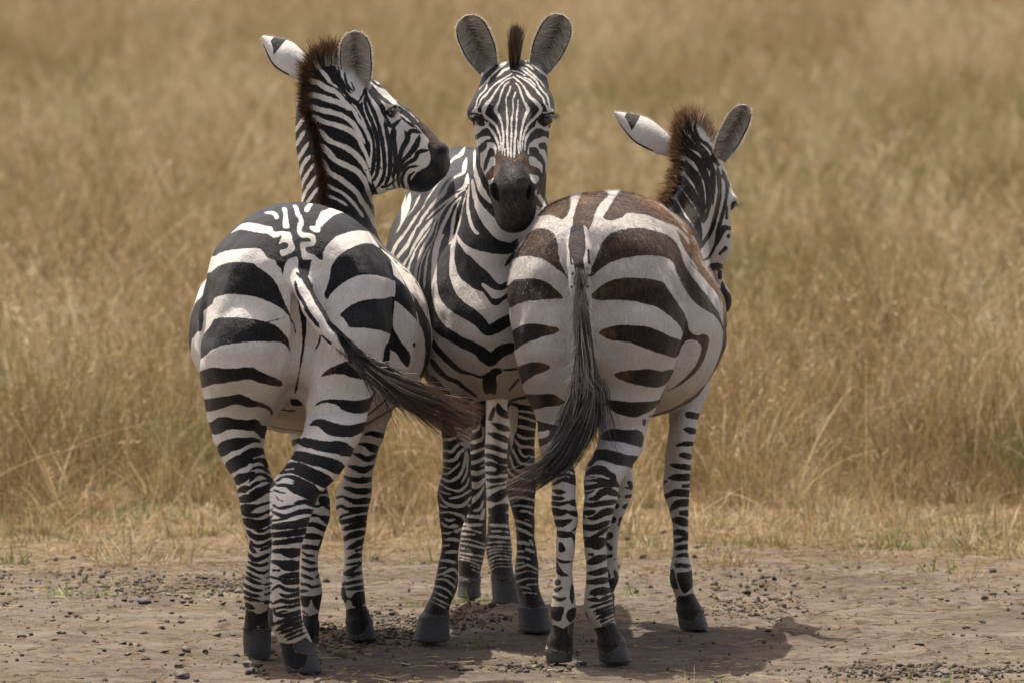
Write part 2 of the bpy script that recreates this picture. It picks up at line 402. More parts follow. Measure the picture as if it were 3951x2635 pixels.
def shape_B():
    P = []
    P.append(deep('torso', 'D', [(0.12, 1080, 1190, 640, 840), (0.25, 1010, 1240, 590, 900), (0.42, 965, 1262, 560, 912), (0.6, 925, 1275, 480, 910), (0.8, 893, 1290, 400, 905), (1.05, 885, 1292, 385, 900), (1.3, 888, 1290, 360, 895), (1.6, 900, 1285, 352, 870), (1.8, 940, 1250, 375, 800)], cap0=0.1, cap1=0.15, n=2.1, k=0.05))
    P.append(deep('torso', 'D', [(0.5, 1010, 1190, 420, 600), (0.7, 985, 1180, 372, 600), (0.95, 975, 1175, 362, 600), (1.3, 960, 1170, 352, 600), (1.6, 970, 1160, 348, 600)], cap0=0.12, cap1=0.12, n=2.0, k=0.06))
    P.append(rows('neck', 'D', [(150, 1140, 1212, 0.26, 0.06), (200, 1122, 1232, 0.28, 0.09), (250, 1112, 1245, 0.28, 0.11), (330, 1096, 1256, 0.27, 0.13), (400, 1084, 1260, 0.28, 0.15), (450, 1073, 1256, 0.30, 0.165), (500, 1062, 1248, 0.32, 0.18), (550, 1046, 1243, 0.34, 0.195), (620, 1020, 1245, 0.38, 0.21), (700, 1000, 1255, 0.42, 0.22), (780, 1000, 1262, 0.44, 0.2)], k=0.045, win=0.04, cap0=0.02, cap1=0.1))
    # shoulders
    for x in (1040, 1212):
        P.append(Ell('torso', zat('D', x, 800, 0.42), (0.085, 0.16, 0.16), k=0.05))
    # head seen from the front
    T = [(378, 455, 640, 0.19, 0.04), (400, 425, 670, 0.18, 0.065), (440, 375, 715, 0.165, 0.085), (480, 335, 755, 0.15, 0.10), (540, 322, 772, 0.13, 0.11), (600, 312, 780, 0.115, 0.118), (660, 300, 787, 0.10, 0.122), (700, 296, 788, 0.09, 0.124), (740, 305, 780, 0.08, 0.125), (790, 315, 770, 0.07, 0.125),
         (850, 316, 769, 0.055, 0.125), (950, 322, 770, 0.035, 0.125), (1020, 330, 770, 0.02, 0.123), (1080, 342, 766, 0.005, 0.118), (1130, 362, 752, -0.01, 0.11), (1180, 383, 715, -0.025, 0.10), (1230, 392, 695, -0.04, 0.09), (1290, 405, 690, -0.05, 0.075), (1340, 420, 682, -0.058, 0.062), (1390, 436, 665, -0.062, 0.052), (1430, 462, 645, -0.062, 0.042), (1470, 500, 610, -0.058, 0.03)]
    T2 = [(a, b, c, d, e) for a, b, c, d, e in T]
    P.append(rows('head', 'Z4', T2, k=0.02, win=0.02, n=2.3, cap0=0.012, cap1=0.02))
    # narrow nasal bone standing proud of the cheeks, then the muzzle
    P.append(rows('head', 'Z4', [(700, 440, 640, 0.0, 0.04), (800, 435, 650, -0.03, 0.045), (900, 430, 655, -0.06, 0.05), (1000, 425, 655, -0.085, 0.055), (1100, 423, 655, -0.10, 0.06), (1180, 418, 657, -0.112, 0.062), (1260, 428, 655, -0.115, 0.058),
                                 (1330, 440, 655, -0.112, 0.05), (1390, 452, 645, -0.10, 0.045), (1435, 480, 620, -0.09, 0.038)], k=0.03, win=0.03, cap0=0.03, cap1=0.04, n=2.6))
    P.append(Ell('head', zat('Z4', 537, 1200, -0.13), (0.055, 0.045, 0.05), k=0.03))
    for s, x0, x1 in ((-1, 425, 335), (1, 668, 762)):
        P.append(Chain('head', [(*zat('Z4', x0, 460, 0.185), .030), (*zat('Z4', x1 * 0.6 + x0 * 0.4, 380, 0.18), .020)], k=0.03))
        P.append(Chain('head', [(*zat('Z4', 545 + s * 118, 880, -0.045), .006), (*zat('Z4', 545 + s * 150, 1040, -0.035), .005)], k=0.02))
    for s, x in ((-1, 437), (1, 633)):
        P.append(Ell('head', zat('Z4', x, 1195, -0.135), (0.021, 0.026, 0.03), (0.2, -s * 0.25, 0), k=0.014))
        P.append(Ell('head', zat('Z4', x + s * 4, 1228, -0.155), (0.0065, 0.014, 0.024), (0, s * 0.25, 0), k=0.006, sub=True))
        P.append(Ell('head', zat('Z4', 545 + s * 210, 722, -0.003), (0.020, 0.032, 0.014), (0, s * 0.15, s * 0.7), k=0.014))
        P.append(Ell('head', zat('Z4', 545 + s * 212, 760, -0.012), (0.02, 0.03, 0.015), (0, 0, s * 0.7), k=0.012, sub=True))
        P.append(Ell('head', zat('Z4', 545 + s * 150, 690, 0.03), (0.045, 0.07, 0.05), k=0.04))
    P.append(Chain('head', [(*zat('Z4', 455, 1440, -0.085), .002), (*zat('Z4', 500, 1448, -0.125), .003), (*zat('Z4', 550, 1450, -0.135), .003), (*zat('Z4', 600, 1446, -0.125), .003), (*zat('Z4', 645, 1425, -0.085), .002)], k=0.004, sub=True))
    y = hoof_depth('Z7', 1318)
    P += leg('legLF', 'Z7', y, [(-120, 240, 500, 0.14, 0.11), (-20, 280, 490, 0.12, 0.085), (100, 286, 480, 0.10, 0.07), (200, 300, 475, 0.08, 0.065), (300, 304, 470, 0.07, 0.06), (400, 298, 478, 0.06, 0.056), (480, 299, 474, 0.055, 0.053), (560, 306, 458, 0.05, 0.044), (640, 312, 420, 0.045, 0.035), (720, 318, 412, 0.04, 0.032), (800, 310, 408, 0.035, 0.032),
                            (880, 290, 410, 0.03, 0.035), (960, 272, 411, 0.025, 0.042), (1010, 262, 406, 0.02, 0.044), (1060, 246, 385, 0.015, 0.04), (1120, 212, 355, 0.005, 0.042), (1180, 182, 352, -0.005, 0.048)],
             [(1172, 180, 350, -0.005, 0.05), (1200, 170, 354, -0.005, 0.054), (1318, 135, 355, -0.015, 0.066)])
    y = hoof_depth('Z7', 1262)
    P += leg('legRF', 'Z7', y, [(-120, 670, 900, -0.06, 0.11), (-20, 700, 870, -0.04, 0.085), (100, 704, 863, -0.02, 0.07), (250, 702, 860, 0.0, 0.062), (350, 696, 856, 0.01, 0.057), (440, 690, 860, 0.01, 0.055), (520, 708, 852, 0.01, 0.048), (620, 745, 846, 0.015, 0.036), (720, 752, 850, 0.015, 0.032), (800, 750, 862, 0.015, 0.034),
                            (880, 739, 876, 0.015, 0.042), (950, 736, 877, 0.012, 0.044), (1010, 752, 875, 0.008, 0.04), (1070, 762, 895, 0.003, 0.042), (1130, 757, 922, 0, 0.05)],
             [(1122, 757, 918, 0, 0.052), (1160, 753, 930, 0, 0.056), (1262, 766, 946, -0.006, 0.066)])
    y = hoof_depth('Z7', 1058)
    P += leg('legLH', 'Z7', y, [(-200, 380, 640, -0.05, 0.15), (-60, 440, 640, -0.05, 0.13), (60, 465, 600, -0.04, 0.10), (200, 455, 580, 0.0, 0.085), (350, 450, 572, 0.05, 0.08), (450, 448, 570, 0.06, 0.07), (550, 445, 566, 0.05, 0.055), (620, 432, 566, 0.04, 0.045), (700, 420, 570, 0.03, 0.042), (780, 412, 566, 0.02, 0.042),
                            (850, 405, 552, 0.01, 0.046), (920, 409, 535, 0.005, 0.042), (970, 414, 534, 0, 0.046)],
             [(960, 412, 534, 0, 0.046), (1000, 408, 536, 0, 0.05), (1058, 405, 538, 0, 0.058)])
    y = hoof_depth('Z7', 1098)
    P += leg('legRH', 'Z7', y, [(-200, 560, 800, 0.05, 0.15), (-60, 575, 730, 0.05, 0.12), (60, 570, 705, 0.05, 0.1), (150, 567, 705, 0.06, 0.09), (300, 570, 702, 0.07, 0.08), (420, 585, 702, 0.07, 0.075), (550, 590, 702, 0.05, 0.055), (650, 584, 706, 0.03, 0.042), (740, 569, 720, 0.02, 0.044), (800, 568, 724, 0.015, 0.046),
                            (860, 580, 722, 0.01, 0.042), (910, 597, 728, 0.005, 0.044), (960, 601, 745, 0, 0.05)],
             [(950, 598, 744, 0, 0.052), (990, 598, 755, 0, 0.056), (1098, 605, 768, -0.006, 0.066)])
    return P

def shape_C():
    P = []
    P.append(deep('rump', 'Z6', [(-0.465, 300, 950, 360, 1000), (-0.40, 215, 1060, 220, 1120), (-0.31, 165, 1110, 140, 1160), (-0.22, 150, 1130, 98, 1180), (-0.08, 135, 1180, 84, 1200), (0.06, 150, 1200, 82, 1200), (0.25, 250, 1210, 92, 1200)], cap0=0.05, cap1=0.12, n=2.3, k=0.03, win=0.14))
    P.append(deep('torso', 'Z6', [(-0.12, 200, 1215, 260, 1260), (0.05, 240, 1330, 290, 1370), (0.22, 300, 1398, 325, 1425), (0.4, 360, 1415, 335, 1430), (0.58, 450, 1400, 330, 1400), (0.78, 600, 1340, 330, 1330), (0.98, 760, 1240, 360, 1180)], cap0=0.1, cap1=0.14, n=2.05, k=0.06))
    P.append(deep('torso', 'Z6', [(-0.05, 520, 1130, 95, 700), (0.2, 600, 1165, 120, 700), (0.5, 700, 1205, 155, 700), (0.8, 800, 1225, 180, 700)], cap0=0.1, cap1=0.12, n=2.0, k=0.05))
    P.append(rows('neck', 'Z8', [(215, 590, 690, 0.93, 0.04), (260, 570, 740, 0.93, 0.06), (320, 560, 780, 0.93, 0.075), (400, 545, 830, 0.92, 0.085), (500, 535, 840, 0.93, 0.10), (600, 505, 840, 0.93, 0.12), (700, 475, 830, 0.92, 0.13), (800, 440, 800, 0.90, 0.14), (900, 400, 760, 0.87, 0.16), (1000, 360, 740, 0.84, 0.17), (1150, 330, 760, 0.8, 0.18), (1350, 330, 800, 0.78, 0.18)], k=0.03, win=0.03, n=2.1))
    P.append(rows('head', 'Z8', [(330, 620, 770, 0.95, 0.06), (400, 610, 815, 0.97, 0.085), (480, 610, 845, 0.985, 0.10), (560, 625, 868, 1.0, 0.115), (640, 645, 893, 1.01, 0.125), (720, 660, 908, 1.02, 0.13), (800, 675, 893, 1.03, 0.13), (850, 680, 884, 1.035, 0.128), (950, 688, 879, 1.05, 0.12), (1020, 694, 871, 1.06, 0.11), (1090, 705, 853, 1.075, 0.1), (1150, 730, 848, 1.09, 0.085),
                                 (1200, 752, 850, 1.1, 0.075), (1260, 765, 853, 1.11, 0.075), (1310, 770, 868, 1.12, 0.072), (1360, 775, 896, 1.125, 0.068), (1400, 785, 907, 1.13, 0.066), (1440, 805, 906, 1.135, 0.06), (1480, 840, 886, 1.135, 0.042)], k=0.02, win=0.02, n=2.2, cap1=0.014))
    P.append(Ell('head', zat('Z8', 893, 735, 0.995), (0.02, 0.03, 0.014), (0, 0.2, -0.3), k=0.012))
    P.append(Ell('head', zat('Z8', 905, 770, 0.985), (0.018, 0.02, 0.014), k=0.008, sub=True))
    P.append(Ell('head', zat('Z8', 780, 1000, 0.97), (0.05, 0.05, 0.09), (0, 0.15, 0), k=0.03))
    yl = hoof_depth('Z7', 1442); yr = hoof_depth('Z7', 1434)
    P.append(rows('legLH', 'Z6', [(300, 240, 450, -0.19, 0.13), (350, 200, 470, -0.2, 0.15), (450, 150, 500, -0.21, 0.18), (560, 122, 530, -0.22, 0.215), (700, 115, 552, -0.23, 0.24), (850, 119, 560, -0.23, 0.25), (1020, 127, 560, -0.22, 0.245), (1150, 150, 550, -0.2, 0.225), (1280, 198, 525, -0.18, 0.2), (1400, 245, 500, -0.18, 0.17), (1500, 268, 490, -0.19, 0.15)], k=0.045, n=2.2, win=0.05, cap1=0.1))
    P += leg('legLH', 'Z7', yl, [(0, 868, 1045, 0.22, 0.14), (100, 868, 1035, 0.19, 0.12), (200, 885, 1050, 0.14, 0.10), (280, 920, 1085, 0.09, 0.095), (350, 943, 1098, 0.05, 0.09), (420, 943, 1105, 0.03, 0.08), (480, 945, 1104, 0.02, 0.07), (550, 946, 1104, 0.015, 0.06), (620, 967, 1106, 0.01, 0.045), (680, 984, 1090, 0.005, 0.037), (780, 984, 1085, 0, 0.034),
                             (880, 983, 1072, 0, 0.034), (960, 976, 1076, 0, 0.036), (1050, 958, 1088, 0, 0.04), (1150, 945, 1098, -0.005, 0.045), (1210, 958, 1085, -0.005, 0.04), (1260, 948, 1078, -0.003, 0.038), (1310, 920, 1080, 0, 0.045), (1380, 915, 1077, 0, 0.05)],
             [(1372, 916, 1076, 0, 0.05), (1400, 914, 1077, 0, 0.055), (1443, 918, 1074, 0.004, 0.06)])
    P.append(rows('legRH', 'Z6', [(300, 650, 1080, -0.18, 0.13), (350, 640, 1110, -0.19, 0.15), (450, 600, 1150, -0.18, 0.18), (560, 560, 1165, -0.2, 0.215), (700, 552, 1172, -0.22, 0.24), (850, 560, 1165, -0.22, 0.25), (960, 565, 1148, -0.22, 0.248), (1130, 575, 1092, -0.2, 0.23), (1230, 592, 1042, -0.18, 0.21), (1350, 620, 982, -0.18, 0.185), (1440, 640, 935, -0.18, 0.165), (1530, 650, 912, -0.19, 0.15)], k=0.045, n=2.2, win=0.05, cap1=0.1))
    P += leg('legRH', 'Z7', yr, [(0, 1232, 1512, 0.22, 0.14), (100, 1238, 1494, 0.18, 0.125), (180, 1220, 1482, 0.14, 0.115), (240, 1185, 1458, 0.1, 0.11), (300, 1150, 1415, 0.07, 0.11), (340, 1142, 1385, 0.04, 0.095), (400, 1130, 1342, 0.02, 0.085), (480, 1130, 1326, 0, 0.075), (580, 1132, 1300, -0.01, 0.058), (680, 1140, 1272, -0.01, 0.042), (780, 1145, 1270, -0.01, 0.037),
                             (880, 1152, 1280, -0.01, 0.037), (960, 1152, 1285, -0.01, 0.04), (1060, 1142, 1308, -0.01, 0.044), (1150, 1140, 1314, -0.01, 0.047), (1210, 1172, 1320, -0.008, 0.042), (1270, 1205, 1350, -0.005, 0.042), (1330, 1216, 1382, 0, 0.05)],
             [(1318, 1216, 1375, 0, 0.048), (1370, 1218, 1398, 0, 0.055), (1435, 1228, 1426, 0.004, 0.062)])
    y = hoof_depth('Z7', 1254)
    P += leg('legRF', 'Z7', y, [('Z6', 1150, 1050, 1330, 0.1, 0.11), ('Z6', 1300, 1062, 1290, 0.09, 0.09), (0, 1630, 1815, 0.07, 0.078), (100, 1630, 1795, 0.05, 0.068), (200, 1629, 1776, 0.04, 0.062), (300, 1616, 1772, 0.035, 0.057), (400, 1600, 1773, 0.03, 0.053), (480, 1605, 1770, 0.03, 0.05), (560, 1630, 1763, 0.025, 0.044), (640, 1654, 1756, 0.02, 0.034), (740, 1660, 1752, 0.015, 0.031),
                            (820, 1655, 1755, 0.01, 0.032), (900, 1643, 1774, 0, 0.04), (970, 1639, 1780, -0.01, 0.045), (1030, 1665, 1782, -0.01, 0.039), (1080, 1682, 1805, -0.006, 0.04), (1140, 1686, 1845, 0, 0.05)],
             [(1130, 1687, 1838, 0, 0.048), (1180, 1690, 1852, 0, 0.053), (1254, 1702, 1880, 0.005, 0.06)])
    y = 0.86
    P += leg('legLF', 'Z7', y, [('Z6', 1250, 640, 900, 0.0, 0.1), (60, 1260, 1420, 0.02, 0.075), (200, 1275, 1425, 0.02, 0.065), (320, 1280, 1420, 0.02, 0.058), (400, 1278, 1421, 0.02, 0.053), (480, 1278, 1412, 0.02, 0.048), (560, 1275, 1385, 0.02, 0.042), (640, 1268, 1350, 0.015, 0.033), (740, 1258, 1338, 0.01, 0.03), (850, 1250, 1336, 0.005, 0.032), (920, 1244, 1345, 0, 0.038), (970, 1240, 1345, -0.01, 0.042), (1020, 1240, 1318, -0.01, 0.038), (1060, 1235, 1315, 0, 0.042)],
             [(1055, 1232, 1315, 0, 0.043), (1100, 1228, 1318, 0, 0.048), (1180, 1225, 1322, 0.004, 0.054)])
    tl = [(528, 300, -0.38, .030), (525, 430, -0.47, .031), (522, 520, -0.5, .030), (528, 640, -0.515, .028), (538, 760, -0.52, .026), (548, 880, -0.52, .022), (556, 1000, -0.52, .017), (560, 1100, -0.52, .011)]
    P.append(Chain('tail', [(*zat('Z6', x, y, d), r) for x, y, d, r in tl], k=0.03))
    return P
# ---------------------------------------------------------------- coat markings, traced stripe by stripe
# 'x,y,w x,y,w ...' = a dark stripe along that line, w its half width;  '#x,y x,y ...' = a dark patch by its outline;  leading '!' = white instead
def catmull(p, closed=False, step=2.5):
    p = np.asarray(p, float)
    if len(p) < 3: closed = False
    if len(p) == 1: return p
    q = np.vstack([p[-1:], p, p[:2]]) if closed else np.vstack([2 * p[0] - p[1], p, 2 * p[-1] - p[-2]])
    out = []
    for i in range(1, len(q) - 2):
        n = max(1, int(np.hypot(*(q[i + 1] - q[i])[:2]) / step))
        t = np.arange(n)[:, None] / n
        a, b, c, d = q[i - 1], q[i], q[i + 1], q[i + 2]
        out.append(0.5 * (2 * b + (c - a) * t + (2 * a - 5 * b + 4 * c - d) * t ** 2 + (3 * b - a - 3 * c + d) * t ** 3))
    if not closed: out.append(p[-1:])
    return np.vstack(out)

class Chart:
    """signed distance (in survey pixels, + inside dark) of a set of markings"""
    def __init__(self, base, box, res=1.4, thick=1.0):
        self.thick = thick
        self.x0, self.y0, x1, y1 = box; self.res = res
        self.nx = int((x1 - self.x0) / res) + 2; self.ny = int((y1 - self.y0) / res) + 2
        self.F = np.full((self.ny, self.nx), float(base), np.float32)
    def window(self, lo, hi, m=14):
        i0 = max(0, int((lo[0] - m - self.x0) / self.res)); i1 = min(self.nx, int((hi[0] + m - self.x0) / self.res) + 2)
        j0 = max(0, int((lo[1] - m - self.y0) / self.res)); j1 = min(self.ny, int((hi[1] + m - self.y0) / self.res) + 2)
        return i0, i1, j0, j1
    def put(self, white, val, w):
        i0, i1, j0, j1 = w; f = self.F[j0:j1, i0:i1]
        self.F[j0:j1, i0:i1] = np.minimum(f, -val) if white else np.maximum(f, val)
    def draw(self, Z, text):
        ox, oy, s = ZOOM[Z]
        for st in text.replace('\n', ' ').split(';'):
            st = st.strip()
            if not st: continue
            white = st.startswith('!'); st = st.lstrip('!'); poly = st.startswith('#'); st = st.lstrip('#')
            pts = []; w = 3.0
            for tok in st.split():
                v = [float(t) for t in tok.split(',')]
                if len(v) > 2: w = v[2]
                pts.append((ox + v[0] / s, oy + v[1] / s, w / s))
            if poly:
                p = catmull(np.array(pts)[:, :2], True)
                i0, i1, j0, j1 = self.window(p.min(0), p.max(0))
                if i1 <= i0 or j1 <= j0: continue
                X, Y = np.meshgrid(self.x0 + self.res * np.arange(i0, i1), self.y0 + self.res * np.arange(j0, j1))
                ins = np.zeros(X.shape, bool); D = np.full(X.shape, 1e9)
                q = np.roll(p, -1, 0)
                for (ax, ay), (bx, by) in zip(p, q):
                    if ay != by:
                        c = ((ay > Y) != (by > Y)) & (X < (bx - ax) * (Y - ay) / (by - ay) + ax); ins ^= c
                    D_ = (X - ax) ** 2 + (Y - ay) ** 2
                    np.minimum(D, D_, out=D)
                D = np.sqrt(D)
                self.put(white, np.clip(np.where(ins, D, -D), -14, 14), (i0, i1, j0, j1))
            else:
                if len(pts) > 2:
                    P_ = np.array(pts)
                    if white or self.thick == 1: pass
                    else: P_[:, 2] *= self.thick
                    for e, f in ((0, 1), (-1, -2)):
                        d = P_[e, :2] - P_[f, :2]; d = d / max(np.hypot(*d), 1e-6); P_[e, :2] += d * P_[e, 2] * 1.3
                    p = catmull(P_)
                    L = np.concatenate([[0], np.cumsum(np.hypot(*np.diff(p[:, :2], axis=0).T))])
                    for dist, w0 in ((L, P_[0, 2]), (L[-1] - L, P_[-1, 2])):
                        p[:, 2] *= np.clip(0.2 + 0.8 * dist / max(2.8 * w0, 1e-3), 0, 1)
                else: p = catmull(pts)
                for k in range(0, len(p), 12):
                    c = p[k:k + 13]
                    r = c[:, 2].max()
                    i0, i1, j0, j1 = self.window(c[:, :2].min(0) - r, c[:, :2].max(0) + r)
                    if i1 <= i0 or j1 <= j0: continue
                    X, Y = np.meshgrid(self.x0 + self.res * np.arange(i0, i1), self.y0 + self.res * np.arange(j0, j1))
                    V = np.full(X.shape, -14.0)
                    for x, y, w_ in c: np.maximum(V, w_ - np.sqrt((X - x) ** 2 + (Y - y) ** 2), out=V)
                    self.put(white, V, (i0, i1, j0, j1))
    def sample(self, uv):
        fx = np.clip((uv[:, 0] - self.x0) / self.res, 0, self.nx - 1.001); fy = np.clip((uv[:, 1] - self.y0) / self.res, 0, self.ny - 1.001)
        i = fx.astype(int); j = fy.astype(int); a = fx - i; b = fy - j; F = self.F
        return F[j, i] * (1 - a) * (1 - b) + F[j, i + 1] * a * (1 - b) + F[j + 1, i] * (1 - a) * b + F[j + 1, i + 1] * a * b
